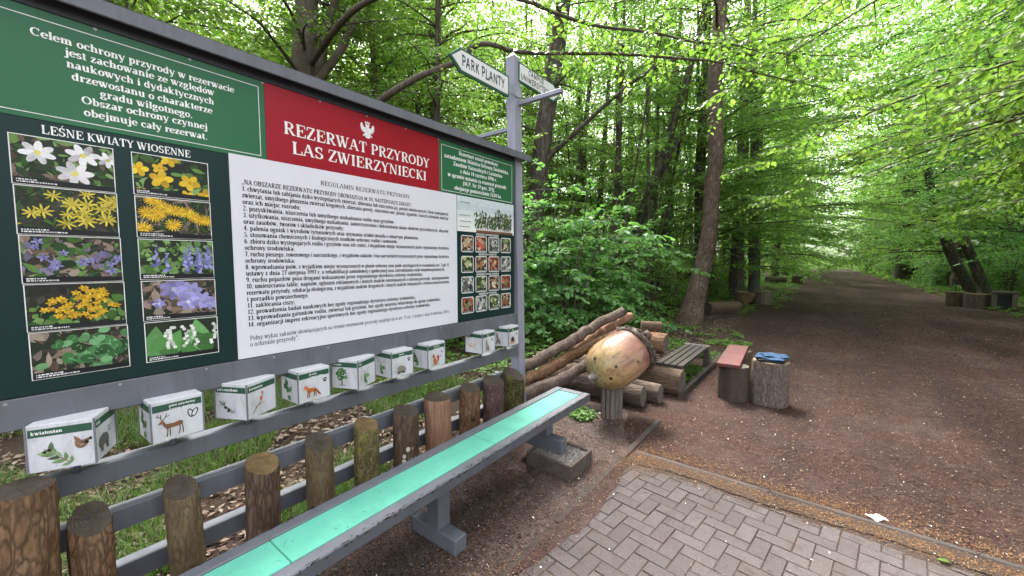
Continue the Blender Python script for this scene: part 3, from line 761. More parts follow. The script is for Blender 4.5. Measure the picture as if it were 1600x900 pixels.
def photo(parent, kind, u0, u1, v0, v1, f, seed):
    r = random.Random(seed)
    p = Print(f, u0 + .003, u1 - .003, v0 + .003, v1 - .003)
    A = (u1 - u0) / (v1 - v0)
    p.shape([(0, 0), (1, 0), (1, 1), (0, 1)], (.022, .03, .018))
    W_, Y_, B_, V_ = (.72, .70, .72), (.66, .42, .03), (.16, .17, .42), (.25, .22, .45)
    if kind == 0:
        fill(p, r, 60, GREENS + BROWNS[:2]); 
        for c, s in (((.36, .68), .27), ((1.02, .74), .28), ((.88, .32), .3), ((1.42, .72), .2)): flower(p, c, s, 7, W_, (.5, .45, .1), r.random())
    elif kind == 1:
        fill(p, r, 60, GREENS[:2] + [(.05, .055, .04), (.03, .03, .025)], (.2, .6), (.06, .14))
        for _ in range(17): flower(p, (r.gauss(.8, .3), r.gauss(.52, .2)), r.uniform(.12, .2), 8, (.55, .46, .06), (.4, .3, .05), r.random(), .2)
        for _ in range(4): flower(p, (r.uniform(1.25, 1.5), r.uniform(.3, .8)), .17, 8, (.5, .42, .06), (.4, .3, .05), r.random(), .2)
    elif kind == 2:
        fill(p, r, 110, GREENS + BROWNS + [(.16, .14, .2)], (.12, .35), (.15, .4))
        for _ in range(16): flower(p, (r.uniform(0, A), r.gauss(.5, .18)), r.uniform(.07, .12), 5, (.22, .21, .42), (.1, .08, .2), r.random())
    elif kind == 3:
        fill(p, r, 40, [(.03, .028, .025), (.05, .045, .035), (.02, .02, .018)]); fill(p, r, 30, GREENS, (.1, .25), (.3, .5), .15, .6)
        for _ in range(58):
            a, q = r.uniform(0, 6.28), r.random() ** .5; flower(p, (.78 + .6 * q * math.cos(a), .55 + .36 * q * math.sin(a)), .075, 5, (.6, .36, .03), (.5, .3, .02), r.random(), .5)
    elif kind == 4:
        fill(p, r, 40, BROWNS); 
        for _ in range(60):
            c = (r.gauss(.95, .33), r.gauss(.5, .22)); q = r.uniform(.08, .14); p.ashape(disc(c, q, 9, .75, r.random() * 3), r.choice([(.05, .15, .05), (.09, .22, .09), (.13, .29, .13), (.03, .09, .03)]))
            p.ashape(blob_leaf(c, q * .8, .12, r.random() * 6), (.16, .33, .18))
    elif kind == 5:
        fill(p, r, 50, GREENS + [(.02, .025, .02)] * 3)
        for c, s in (((.1, .62), .2), ((.5, .7), .16), ((.52, .42), .25), ((1.1, .42), .24), ((.7, .95), .2), ((1.45, .12), .2), ((.12, .05), .14), ((1.02, .06), .17)): flower(p, c, s, 5, Y_, (.6, .35, .02), r.random(), .6)
    elif kind == 6:
        fill(p, r, 70, BROWNS + GREENS[:2], (.3, .7), (.02, .05))
        for i in range(9):
            c = (.3 + .14 * i, .92 - .055 * i + r.uniform(-.05, .05)); flower(p, c, .17, 16, (.68, .42, .03), (.6, .33, .02), r.random(), .16)
        for c in ((.2, .62), (.33, .55), (.7, .34), (.12, .22), (.42, .62)): flower(p, c, .19, 16, (.66, .4, .03), (.55, .3, .02), r.random(), .16)
    elif kind == 7:
        fill(p, r, 90, GREENS[1:4] + [(.2, .32, .14)], (.12, .25), (.25, .45))
        for i in range(12):
            x = r.uniform(.05, 1.45); y0 = r.uniform(.15, .4)
            for j in range(12): p.ashape(disc((x + r.uniform(-.05, .05), y0 + j * .045), .045 * (1.2 - j / 14), 6), r.choice([(.18, .18, .42), (.26, .26, .5), (.12, .12, .3)]))
    elif kind == 8:
        fill(p, r, 70, BROWNS + [(.3, .22, .2), (.2, .14, .13)])
        for c, s in (((.62, .78), .32), ((.95, .72), .28), ((.9, .42), .25), ((1.2, .45), .26), ((1.38, .35), .2), ((.3, .42), .14)): flower(p, c, s, 7, (.30, .28, .56), (.5, .5, .7), r.random(), .5)
    else:
        for x, y, l_, a in ((.1, 0, .9, 1.3), (.3, .05, .8, .9), (.75, 0, .8, 1.1), (1.1, .1, .9, 1.5), (.6, .02, .6, 2.2), (1.3, 0, .7, 1.8), (.05, .3, .6, .5), (.9, .3, .6, .3)):
            p.ashape(blob_leaf((x, y), l_, .28, a), r.choice([(.05, .15, .04), (.08, .21, .06), (.11, .27, .09)]))
        for x in (.5, .8, 1.0, 1.42, .45):
            for j in range(9): p.ashape(disc((x + r.uniform(-.07, .07), .3 + j * .065), .045, 7), r.choice([(.7, .72, .66), (.55, .58, .5)]))
    p.shape([(.0, 0), (1, 0), (1, .1), (0, .14)], (.015, .016, .018))
    for k, (wd_, yy) in enumerate(((r.uniform(.18, .35), .075), (r.uniform(.25, .45), .03))):
        x = .03
        while x < wd_:
            e = r.uniform(.01, .035); p.shape([(x, yy), (x + e, yy), (x + e, yy + .028), (x, yy + .028)], (.6, .6, .6)); x += e + .008
    o = p.build('photo', parent)
    mbm = MB(); rect_line(mbm, f, u0, u1, v0, v1, .0032, .0006); mbm.build('photo_border', M['letter_white'], parent)
    return o
pf_ = poster('flower_poster', -.06, .6905, 1.097, 2.1265, PX, M['dgreen'], 'dark green poster with two columns of flower photos')
mb = MB(); add_text(mb, "LE\u015aNE KWIATY WIOSENNE", f0, .097, 2.079, .031, .445, bold=.11, hair=.045); mb.build('lettering', M['letter_white'], pf_)
for i in range(5):
    v1_ = 2.064 - i * .1835
    photo(pf_, i, .018 + i * .002, .287 + i * .002, v1_ - .1815, v1_, f0, 11 + i)
    photo(pf_, 5 + i, .34 + i * .0015, .606 + i * .0015, v1_ - .1785, v1_, f0, 31 + i)
# species poster
ps_ = poster('species_poster', 2.2395, 2.99, 1.097, 2.1365, PX, M['dgreen'], 'narrow poster of forest layers and small animal photos')
p = Print(f0, 2.243, 2.986, 1.845, 2.132)
for i, c in enumerate(((.50, .58, .62), (.54, .62, .65), (.58, .66, .66), (.63, .69, .66), (.67, .70, .63))): p.shape([(0, 1 - (i + 1) * .2), (1, 1 - (i + 1) * .2), (1, 1 - i * .2), (0, 1 - i * .2)], c)
r = random.Random(5)
p.shape([(.3, .0), (.98, .0), (.98, .07), (.3, .07)], (.16, .07, .04))
for i in range(17):
    x = .78 + i * .1; h = r.uniform(.35, .62) + (.25 if i in (9, 10) else 0)
    p.line([(x, .06), (x, .06 + h)], .022, (.07, .04, .03))
    for j in range(26): p.ashape(disc((x + r.gauss(0, .045), .06 + h * r.uniform(.2, 1.02)), r.uniform(.02, .05), 7, .6, 1.4), r.choice([(.05, .09, .04), (.08, .14, .05), (.12, .17, .07), (.03, .05, .03)]))
for y in (.82, .45, .28, .13):
    x = .03
    while x < .2: e = r.uniform(.01, .03); p.shape([(x, y), (x + e, y), (x + e, y + .02), (x, y + .02)], (.1, .12, .13)); x += e + .006
p.build('forest_picture', ps_)
mb = MB(); add_text(mb, "WARSTWOWA BUDOWA LASU", f0, 2.42, 2.083, .02, .38); mb.build('lettering', M['letter_dark'], ps_)
mb = MB()
for i, s in enumerate(("MIESZKA\u0143CY WYSOKICH DRZEW", "MIESZKA\u0143CY PODSZYTU", "MIESZKA\u0143CY RUNA LE\u015aNEGO", "MIESZKA\u0143CY \u015aCI\u00d3\u0141KI")):
    add_text(mb, s, f0, 2.615, 1.822 - i * .172, .016, .30 if i in (0, 2) else .24, 'C', bold=.12, hair=.06)
mb.build('lettering', M['letter_white'], ps_)
cols4 = [((.25, .12, .06), (.35, .25, .15), (.5, .42, .3)), ((.45, .1, .06), (.5, .3, .2), (.2, .2, .1)), ((.3, .3, .28), (.55, .55, .5), (.1, .1, .1)), ((.12, .18, .07), (.3, .35, .15), (.5, .45, .35))]
for i in range(4):
    mbg = MB(); vz = 1.838 - i * .172
    for j in range(4):
        u0 = 2.284 + j * .17; v0 = vz - .163; p = Print(f0, u0, u0 + .148, v0, v0 + .14); r = random.Random(i * 4 + j)
        p.shape([(.08, 0), (.92, 0), (1, .08), (1, .92), (.92, 1), (.08, 1), (0, .92), (0, .08)], (.62, .62, .6))
        p.b = (u0 + .008, u0 + .14, v0 + .008, v0 + .132)
        cs = cols4[(i * 3 + j) % 4]; p.shape([(0, 0), (1, 0), (1, 1), (0, 1)], tuple(x * .35 for x in cs[0]))
        fill(p, r, 16, list(cs) + [(.03, .03, .03)], (.2, .5), (.1, .4))
        p.ashape(disc((.5, .48), .24, 10, .7, r.random() * 3), r.choice(cs)); p.ashape(disc((.66, .66), .13, 8), r.choice(cs)); p.ashape(disc((.69, .69), .03, 6), (.01, .01, .01))
        p.shape([(.0, 0), (1, 0), (1, .1), (0, .1)], (.02, .02, .02)); p.shape([(.15, .04), (.85, .04), (.85, .07), (.15, .07)], (.6, .6, .6))
        p.build('animal_photo', ps_)
# ------------------------------------------------------------------ turning picture boxes between the two rails
g = NG('box_white'); v = g.coord(); n1 = g.noise(g.coord((1, 1, .35)), 16, 6, .75); n2 = g.noise(v, 90, 4, .8)
c = g.mix(g.ramp(n1, [(.48, (0, 0, 0)), (.7, (.6,) * 3)]), (.60, .60, .64), (.34, .33, .31)); c = g.mix(g.ramp(n2, [(.64, (0, 0, 0)), (.7, (.6,) * 3)]), c, (.2, .18, .16))
g.base(c); g.rough(.45); g.b.inputs["Specular IOR Level"].default_value = .3
M['box_white'] = g.mat
M['box_edge'] = plain('box_edge', (.16, .165, .18), .5)
M['band'] = plain('band_green', (.025, .085, .05), .45, .4, .05)
BR, DK, GN, GN2, RD, OR, GY = (.17, .08, .04), (.03, .025, .022), (.06, .15, .05), (.11, .22, .08), (.42, .05, .05), (.38, .11, .03), (.20, .18, .165)
def m_sprig(p, r, leaf=GN, dark=DK, n=6, x0=.62, y0=.12, x1=.25, y1=.6):
    p.line([(x0, y0), (x1, y1)], .025, BR)
    for i in range(n):
        t = i / n; c = (x0 + (x1 - x0) * t, y0 + (y1 - y0) * t); a = math.atan2(y1 - y0, x1 - x0)
        for sg in (1, -1): p.ashape(blob_leaf(c, r.uniform(.22, .34), .2, a + sg * r.uniform(.5, 1.1)), r.choice([leaf, tuple(x * 1.5 for x in leaf), tuple(x * .7 for x in leaf)]))
    for _ in range(2): p.ashape(disc((x1 + r.uniform(0, .2), y1 - r.uniform(-.05, .1)), .05, 8), dark)
def m_cone(p, r):
    p.line([(.15, .62), (.8, .2)], .03, (.1, .08, .05))
    for i in range(26):
        t = r.random(); c = (.15 + .65 * t, .62 - .42 * t); p.line([c, (c[0] + r.uniform(-.14, .14), c[1] + r.uniform(-.14, .14))], .02, r.choice([GN, (.04, .09, .04)]))
    p.ashape(disc((.42, .4), .08, 9, .7), DK); p.ashape(disc((.55, .28), .075, 9, .8), DK)
def m_bud(p, r):
    p.line([(.2, .12), (.42, .35), (.6, .5), (.72, .8)], .03, BR); p.line([(.45, .37), (.75, .42)], .02, BR)
    p.ashape(disc((.62, .62), .09, 9, .7, 1.1), RD); p.ashape(disc((.68, .84), .05, 8), RD); p.ashape(disc((.76, .42), .03, 6), (.3, .2, .1)); p.ashape(disc((.35, .33), .03, 6), (.3, .2, .1))
def m_deer(p, r):
    p.ashape([(.26, .47), (.34, .53), (.55, .52), (.72, .56), (.8, .5), (.78, .4), (.62, .38), (.42, .36), (.32, .38)], BR)
    p.ashape([(.26, .47), (.34, .53), (.25, .66), (.19, .63)], BR); p.ashape([(.1, .58), (.2, .68), (.27, .66), (.24, .58), (.15, .56)], BR)
    for x0, x1 in ((.36, .33), (.41, .42), (.7, .67), (.76, .78)): p.line([(x0, .42), ((x0 + x1) / 2 + .02, .25), (x1, .08)], .03, (.12, .06, .035))
    for pts in ([(.22, .68), (.18, .8), (.06, .86)], [(.19, .78), (.2, .9)], [(.24, .68), (.32, .78), (.36, .92)], [(.32, .78), (.44, .84)], [(.12, .83), (.12, .92)]): p.line(pts, .022, (.08, .06, .045))
def m_fox(p, r):
    p.ashape([(.3, .42), (.36, .55), (.55, .52), (.72, .5), (.74, .38), (.55, .34), (.4, .32)], OR); p.ashape([(.72, .48), (.8, .38), (.93, .2), (.97, .12), (.84, .17), (.73, .36)], (.3, .09, .03))
    p.ashape([(.13, .56), (.2, .6), (.2, .7), (.26, .64), (.33, .7), (.36, .58), (.34, .48), (.24, .5)], OR); p.ashape([(.13, .56), (.22, .54), (.24, .5)], (.6, .55, .5))
    for x0, x1 in ((.37, .33), (.43, .42), (.66, .62), (.71, .72)): p.line([(x0, .42), (x1, .12)], .045, (.2, .06, .03))
def m_badger(p, r):
    p.ashape([(.22, .3), (.3, .46), (.5, .54), (.75, .48), (.9, .3), (.84, .2), (.4, .18)], GY); p.ashape([(.3, .2), (.84, .2), (.8, .14), (.34, .14)], DK)
    p.ashape([(.08, .26), (.16, .42), (.3, .44), (.3, .28), (.16, .2)], (.6, .58, .55)); p.line([(.1, .28), (.28, .42)], .035, DK); p.line([(.1, .22), (.3, .3)], .03, DK)
    for x in (.34, .44, .7, .8): p.line([(x, .2), (x - .02, .08)], .06, DK)
def m_squirrel(p, r):
    p.ashape([(.4, .15), (.36, .4), (.44, .55), (.56, .5), (.66, .25), (.62, .12)], OR); p.ashape(disc((.4, .6), .1, 9), OR); p.ashape([(.6, .14), (.72, .3), (.68, .55), (.8, .62), (.9, .5), (.84, .25)], RD)
    p.ashape([(.36, .66), (.36, .8), (.43, .7)], OR); p.ashape([(.2, .05), (.85, .05), (.8, .12), (.3, .12)], (.22, .16, .1)); p.ashape(disc((.37, .62), .02, 6), DK)
def m_boar(p, r):
    p.ashape([(.12, .4), (.2, .6), (.45, .68), (.75, .62), (.85, .45), (.8, .3), (.4, .28), (.2, .3)], (.1, .09, .085))
    for x in (.3, .4, .68, .76): p.line([(x, .32), (x, .12)], .06, DK)
def m_mole(p, r):
    p.ashape([(.2, .25), (.28, .5), (.5, .62), (.72, .5), (.78, .25)], DK); p.ashape([(.12, .12), (.88, .12), (.8, .26), (.2, .26)], (.45, .2, .13)); p.ashape(disc((.28, .3), .06, 7), (.5, .3, .28))
def m_hare(p, r):
    p.ashape([(.3, .15), (.34, .45), (.5, .55), (.66, .4), (.68, .12)], GY); p.ashape(disc((.4, .6), .11, 8), GY); p.ashape([(.36, .66), (.3, .95), (.42, .7)], DK); p.ashape([(.42, .68), (.48, .95), (.48, .66)], DK)
    p.line([(.38, .3), (.34, .1)], .05, DK); p.line([(.6, .3), (.66, .08)], .05, DK); p.line([(.25, .08), (.8, .08)], .03, DK)
def m_tree(p, r):
    p.line([(.5, .1), (.5, .5)], .06, (.1, .07, .05)); p.line([(.3, .1), (.7, .1)], .02, GN)
    for _ in range(46):
        a, q = r.uniform(0, 6.28), r.random() ** .5; p.ashape(disc((.5 + .3 * q * math.cos(a), .62 + .32 * q * math.sin(a)), r.uniform(.04, .08), 7), r.choice([GN, (.04, .1, .03), GN2]))
def m_leaves(p, r):
    p.line([(.3, .8), (.55, .62), (.6, .35), (.45, .15)], .018, BR); p.line([(.55, .62), (.85, .85)], .015, BR)
    for c, a, l_ in (((.55, .6), -2.2, .28), ((.6, .5), -.5, .3), ((.58, .4), -2.4, .26), ((.5, .25), -.9, .26)): p.ashape(blob_leaf(c, l_, .33, a), r.choice([GN, GN2]))
    for y in (.5, .4, .3): p.ashape(disc((.2, y), .025, 6), DK)
def m_flake(p, r):
    for i in range(7):
        a = r.uniform(.4, 2.4); p.ashape(blob_leaf((.25 + .08 * i, .2 + r.uniform(0, .15)), r.uniform(.35, .55), .12, a), r.choice([(.45, .28, .15), (.4, .33, .26), (.5, .4, .3)]))
def m_oakleaf(p, r):
    for c, a in (((.45, .3), 1.2), ((.6, .4), .6), ((.4, .45), 2.2), ((.5, .2), -.8), ((.45, .62), 1.7)): p.ashape(blob_leaf(c, .34, .36, a), r.choice([GN, (.04, .11, .06), (.08, .17, .1)]))
def paw(p, cx_, cy_, s, c=DK):
    p.ashape(disc((cx_, cy_), .5 * s, 9, .8), c)
    for a in (2.4, 1.85, 1.3, .75): p.ashape(disc((cx_ + .8 * s * math.cos(a), cy_ + .85 * s * math.sin(a)), .2 * s, 7, 1.3), c)
def hoof(p, cx_, cy_, s):
    for dx, a in ((-.06, 1.8), (.06, 1.1)):
        p.ashape(disc((cx_ + dx, cy_), s, 10, .5, a), DK); p.ashape(disc((cx_ + dx, cy_), s * .75, 10, .4, a), (.62, .62, .66))
SB, ZB, ZT = .184, .812, .992
def picture_box(yc, th, left, right, label, seed):
    root = empty('picture_box', (-2.318, yc, ZB - .0), R(th), label, 'picture box', 'picture boxes between the board rails')
    h = SB / 2; H_ = ZT - ZB
    mb = MB(); mb.box(-h, h, -h, h, 0, H_, 0, .002); mb.build('box_body', M['box_white'], root)
    mb = MB(); mb.tube([(0, 0, -.062), (0, 0, 0)], .012, 8); mb.build('axle', M['paint'], root)
    for sx in (-1, 1):
        for sy in (-1, 1):
            mbe = MB(); mbe.box(sx * h - .0028, sx * h + .0028, sy * h - .0028, sy * h + .0028, .001, H_ - .001); mbe.build('edge_strip', M['box_edge'], root)
    for (hdr, motifs, sub), a in ((left, -90.0), (right, 0.0)):
        n = Vector((math.cos(R(a)), math.sin(R(a)), 0)); u_ = Vector((-n.y, n.x, 0))
        f = lambda u, v, lift, n=n, u_=u_: tuple(n * (h + lift) + u_ * u + Vector((0, 0, v)))
        mb = MB(); mb.poly([f(-h + .006, H_ - .046, .0006), f(h - .006, H_ - .046, .0006), f(h - .006, H_ - .016, .0006), f(-h + .006, H_ - .016, .0006)]); bnd = mb.build('header_band', M['band'], root)
        mb = MB()
        ls = [hdr] if not sub else [hdr, sub]
        for i, s in enumerate(ls):
            cap = .0125 if len(ls) == 1 else .0095
            add_text(mb, s, lambda u, v, lift, f=f: f(u, v, lift + .0007), -h + .014 if len(ls) == 1 else -.03, H_ - .036 + (.004 if i == 0 and sub else 0) - i * .0125, cap, min(.12, text_width(s) * cap * 1.0), bold=.12, hair=.06)
        mb.build('lettering', M['letter_white'], bnd)
        p = Print(f, -h + .008, h - .008, .008, H_ - .046); r = random.Random(seed + int(a))
        p.k = 10
        for mo in motifs: mo(p, r)
        p.build('animal_picture' if sub else 'plant_picture', root)
    return root
big = lambda c, s: (lambda p, r: paw(p, c[0], c[1], s))
none = ("", [], None)
picture_box(.12, 66, ("kwiatostan", [lambda p, r: m_sprig(p, r, (.13, .2, .09), DK, 5, .85, .08, .3, .62), lambda p, r: m_sprig(p, r, (.3, .16, .1), DK, 2, 1.02, .5, 1.12, .75)], None),
            ("dzik", [m_boar, lambda p, r: hoof(p, .95, .7, .12)], None), 'white picture box with a wide leaf sprig and a narrow boar side', 1)
picture_box(.42, 3, ("kora", [m_oakleaf], None), ("jele\u0144 szlachetny", [m_deer, lambda p, r: hoof(p, 1.08, .72, .17)], "Cervus elaphus"), 'white picture box showing a brown deer with antlers', 2)
picture_box(.72, 28, ("p\u0119d z szyszkami", [m_cone], None), ("kwiatostan", [m_bud], None), 'white picture box with a conifer twig and a red budded twig', 3)
picture_box(1.02, 4, ("li\u015bcie", [m_oakleaf], None), ("lis rudy", [m_fox, lambda p, r: paw(p, 1.15, .72, .14)], "Vulpes vulpes"), 'white picture box showing an orange fox', 4)
picture_box(1.32, 25, ("drzewo", [m_tree], None), ("li\u015b\u0107", [m_leaves], None), 'white picture box with a round green tree and a leafy twig', 5)
picture_box(1.62, 3, ("p\u0119d", [m_leaves], None), ("borsuk", [m_badger, lambda p, r: paw(p, 1.1, .74, .14)], "Meles meles"), 'white picture box showing a grey badger with striped head', 6)
picture_box(1.92, 6, ("owoce", [m_sprig], None), ("wiewi\u00f3rka", [m_squirrel, lambda p, r: paw(p, 1.1, .74, .09), lambda p, r: paw(p, 1.0, .5, .07)], "Sciurus vulgaris"), 'white picture box showing a red squirrel', 7)
picture_box(2.51, 6, ("\u0142uski", [m_flake], None), ("zaj\u0105c", [m_hare, lambda p, r: paw(p, 1.05, .72, .13)], "Lepus"), 'white picture box with tan husks and a dark hare', 8)
picture_box(2.86, 8, ("k\u0142osy", [m_hare], None), ("kret", [m_mole, lambda p, r: paw(p, 1.05, .72, .13)], "Talpa"), 'white picture box with a dark mole, last one beside the post', 9)
# ------------------------------------------------------------------ log posts, rails, bench
M['bark_oak'] = bark('bark_brown', (.055, .037, .026), (.13, .088, .058), (.22, .155, .105), 2.0, .75, None, .16)
M['bark_pine'] = bark('bark_orange_flaking', (.07, .042, .026), (.18, .10, .055), (.29, .19, .12), 1.6, .75, stretch=.3)
M['bark_smooth'] = bark('bark_olive', (.07, .05, .03), (.15, .108, .062), (.24, .185, .115), 2.4, .55, (.15, .12, .06), .22)
M['bark_lichen'] = bark('bark_lichen', (.06, .05, .02), (.15, .125, .05), (.32, .30, .2), 2.0, .8, (.2, .18, .05), .5)
M['stump_smooth'] = bark('stump_smooth', (.03, .022, .018), (.062, .046, .037), (.10, .078, .064), .7, .12, None, .25)
M['bark_red'] = bark('bark_reddish', (.06, .036, .032), (.13, .08, .072), (.2, .14, .13), 1.5, .7, None, .5)
M['bark_moss'] = bark('bark_mossy', (.035, .03, .015), (.09, .08, .03), (.25, .22, .12), 1.6, 1.0, (.15, .15, .04), .6)
M['wood_peeled'] = bark('wood_peeled', (.15, .075, .05), (.27, .15, .095), (.4, .27, .18), 1.6, .35, None, .06)
M['bark_grey'] = bark('bark_grey_ridged', (.08, .062, .047), (.185, .15, .118), (.31, .265, .215), 2.6, .9, None, .2)
M['bark_dead'] = bark('bark_dead', (.055, .04, .032), (.13, .095, .076), (.22, .17, .14), 1.6, .7, None, .12)
M['end_dark'] = endgrain('end_grain_dark', (.06, .048, .036), (.10, .08, .06), 60)
M['end_tan'] = endgrain('end_grain_tan', (.15, .10, .045), (.24, .165, .08), 60, .4)
M['end_grey'] = endgrain('end_grain_grey', (.13, .108, .09), (.21, .175, .145), 70, .6)
M['end_pale'] = endgrain('end_grain_pale', (.26, .19, .12), (.36, .27, .18), 70, .6)

def log_mesh(name, r, h, side, end, seed, slant=0.0, taper=.03, ovality=.06, rough=.018, seg=56, rings=26, hollow=False, ends=True):
    """log along local Z from 0 to h, uneven bark, top cut sloping towards +X, rounded rim"""
    g = np.random.default_rng(seed); a = np.linspace(0, 2 * np.pi, seg, endpoint=False)
    sh = 1 + ovality * np.cos(2 * a + g.uniform(0, 6)) + .035 * np.cos(3 * a + g.uniform(0, 6)) + .02 * np.cos(5 * a + g.uniform(0, 6))
    col = g.normal(0, rough * .8, seg)
    V = []; zs = np.linspace(0, 1, rings); mean = r
    for i, t in enumerate(zs):
        rr = r * (sh + col + g.normal(0, rough * .6, seg)) * (1 - taper * t)
        if i in (0, rings - 1): rr = rr * .965
        x, y = rr * np.cos(a), rr * np.sin(a)
        z = h * t - slant * (x) * t ** 2 if slant else np.full(seg, h * t)
        V.append(np.stack([x, y, z], 1))
    V = np.array(V); n = rings
    i = np.arange(n - 1)[:, None] * seg; j = np.arange(seg)[None, :]; j2 = (j + 1) % seg
    F = [tuple(int(k) for k in q) for q in np.stack([i + j, i + j2, i + seg + j2, i + seg + j], -1).reshape(-1, 4)]
    Vl = [tuple(p) for p in V.reshape(-1, 3)]
    mb = MB(); mb.add(Vl, F, 0, True)
    for k, ring in ((0, V[0]), (1, V[-1])):              # end faces as fans with a slightly uneven saw cut
        c = ring.mean(0); nb = len(mb.v); m1 = c + (ring - c) * .55
        if k: m1 = m1 + np.stack([np.zeros(seg), np.zeros(seg), g.normal(0, .0012, seg)], 1)
        pts = np.vstack([ring, m1, c[None]])
        ff = []
        for q in range(seg):
            q2 = (q + 1) % seg
            f1 = (q, q2, seg + q2, seg + q); f2 = (seg + q, seg + q2, 2 * seg)
            ff += [f1, f2] if k else [f1[::-1], f2[::-1]]
        mb.add(pts, ff, 1)
    return mb.mesh(name, [side, end])

posts = [(-.05, .093, .80, .05, 'bark_pine', 'end_dark', 'thick tall log post with flaking orange bark beside the picture box of the boar'),
 (.137, .066, .60, .62, 'bark_pine', 'end_dark', 'log post with a dark cracked sloping top and rusty bark'),
 (.43, .064, .592, .6, 'bark_smooth', 'end_dark', 'olive brown log post with small cracks and dark top, under the deer box'),
 (.727, .072, .577, .5, 'bark_oak', 'end_tan', 'rough barked log post with tan rimmed top'),
 (1.034, .078, .573, .45, 'bark_smooth', 'end_dark', 'split brown log post with dark star cracked top'),
 (1.318, .074, .57, .45, 'bark_lichen', 'end_tan', 'yellow lichen covered log post'),
 (1.62, .084, .577, .25, 'bark_oak', 'end_dark', 'dark log post with a white fungus patch'),
 (1.925, .092, .59, .2, 'wood_peeled', 'end_dark', 'reddish peeled log post with stringy fibres'),
 (2.23, .088, .58, .25, 'bark_pine', 'end_dark', 'light brown log post with a round knot'),
 (2.548, .098, .562, .2, 'bark_red', 'end_dark', 'purplish brown log post next to the mossy one'),
 (2.835, .098, .55, .5, 'bark_moss', 'end_dark', 'mossy green log post standing before the board post')]
for i, (y, r_, h, sl_, bk, en, lb) in enumerate(posts):
    o = link('log_post', log_mesh('log_post', r_, h + .06, M[bk], M[en], 40 + i, sl_, .02 + .015 * (i % 3), .05 + .02 * (i % 2), .026), None, (-2.2 if i else -2.17, y, -.06), (R((i * 37 % 5 - 2) * .7), R((i * 53 % 5 - 2) * .7), 0))
    tag(o, lb, 'log post', 'row of log posts')
    if i in (1, 4, 6, 8):                                  # drying cracks across the saw cut
        g = np.random.default_rng(60 + i); mb = MB(); top = h + .06
        for _ in range(6 if i in (1, 4) else 2):
            a = g.uniform(0, 6.28); r1 = r_ * g.uniform(.6, .9); w_ = g.uniform(.0012, .0026); dx, dy = math.cos(a), math.sin(a); z = lambda x: top - sl_ * x + .0035
            mb.poly([(-dy * w_, dx * w_, z(-dy * w_)), (dy * w_, -dx * w_, z(dy * w_)), (dx * r1, dy * r1, z(dx * r1))])
        k = mb.build('top_cracks', M['black'], o); k["kind"] = "stuff"
    if i == 6:
        g = np.random.default_rng(3); mb = MB()
        for _ in range(9):
            a = g.uniform(-.9, .0); z = g.uniform(.26, .5); s = g.uniform(.006, .017)
            mb.poly([((r_ * 1.01 + .004) * math.cos(a + s / r_ * math.cos(t)), (r_ * 1.01 + .004) * math.sin(a + s / r_ * math.cos(t)), z + s * math.sin(t) * 1.3) for t in np.linspace(0, 6.28, 8)[:-1]])
        mb.build('fungus_patch', plain('fungus', (.6, .56, .48), .8), o)
    if i == 8:
        kn = MB(); t = np.linspace(0, 2 * np.pi, 13)[:-1]
        for q0, q1, m_ in ((.026, .019, 0), (.019, .011, 1), (.011, .0, 0)):
            n = Vector((math.cos(-.45), math.sin(-.45), 0)); u_ = Vector((-n.y, n.x, 0)); c = n * (r_ * 1.03 + .003) + Vector((0, 0, .42))
            kn.add([tuple(c + u_ * q0 * math.cos(a) + Vector((0, 0, q0 * 1.1 * math.sin(a)))) for a in t] + [tuple(c + n * .006 + u_ * q1 * math.cos(a) + Vector((0, 0, q1 * math.sin(a)))) for a in t], [(k, (k + 1) % 12, 12 + (k + 1) % 12, 12 + k) for k in range(12)], m_)
        kn.build('knot', [M['bark_pine'], M['end_dark']], o)
rf = empty('rail_fence', (-2.32, 1.5, 0), 0, 'low grey steel fence of two rails behind the log posts', 'fence')
for z0, z1 in ((.45, .545), (.205, .295)):
    mb = MB(); mb.box(-.05, 0.015, -2.1, 1.46, z0, z1, 0, .004); mb.build('rail', M['paint'], rf)
for y in (-.1, 1.3): 
    mb = MB(); mb.box(-.1, -.052, y, y + .05, -.05, .54, 0, .003); mb.build('fence_post', M['paint'], rf)

# bench: two steel angles round a teal plank, on inverted T legs
bench = empty('bench', (-1.66, 1.5, 0), R(1.0), 'long grey metal bench with a turquoise strip down its seat', 'bench')
M['bench_paint'] = metal_paint('bench_paint', (.085, .092, .112), .8, .56)
mb = MB()
Y0, Y1 = -2.3, 1.545
mb.box(-.168, -.104, Y0, Y1, .385, .45, 0, .006); mb.box(.104, .168, Y0, Y1, .385, .45, 0, .006)
mb.box(-.102, .102, Y1 - .075, Y1, .387, .449, 0, .004); mb.box(-.103, .103, Y0, Y1 - .077, .39, .43)
mb.build('seat_frame', M['bench_paint'], bench)
for ya, yb_ in ((Y0 + .1, -.9), (-.8975, .33), (.3325, Y1 - .08)):
    mb = MB(); mb.box(-.099, .099, ya, yb_, .4302, .4465, 0, .003); mb.build('seat_strip', M['teal'], bench)
for yy, z0 in ((-.06, 0.0), (1.08, .125)):
    mb = MB(); mb.box(-.055, .045, yy - .045, yy + .045, z0 + .09, .384, 0, .004); lg = mb.build('leg', M['paint'], bench)
    mb = MB(); mb.box(-.19, .175, yy - .045, yy + .045, z0 - (.03 if z0 == 0 else .02), z0 + .089, 0, .005); mb.build('foot', M['paint'], lg)
g = np.random.default_rng(19); mb = MB()               # paint knocked off along the edges of the seat
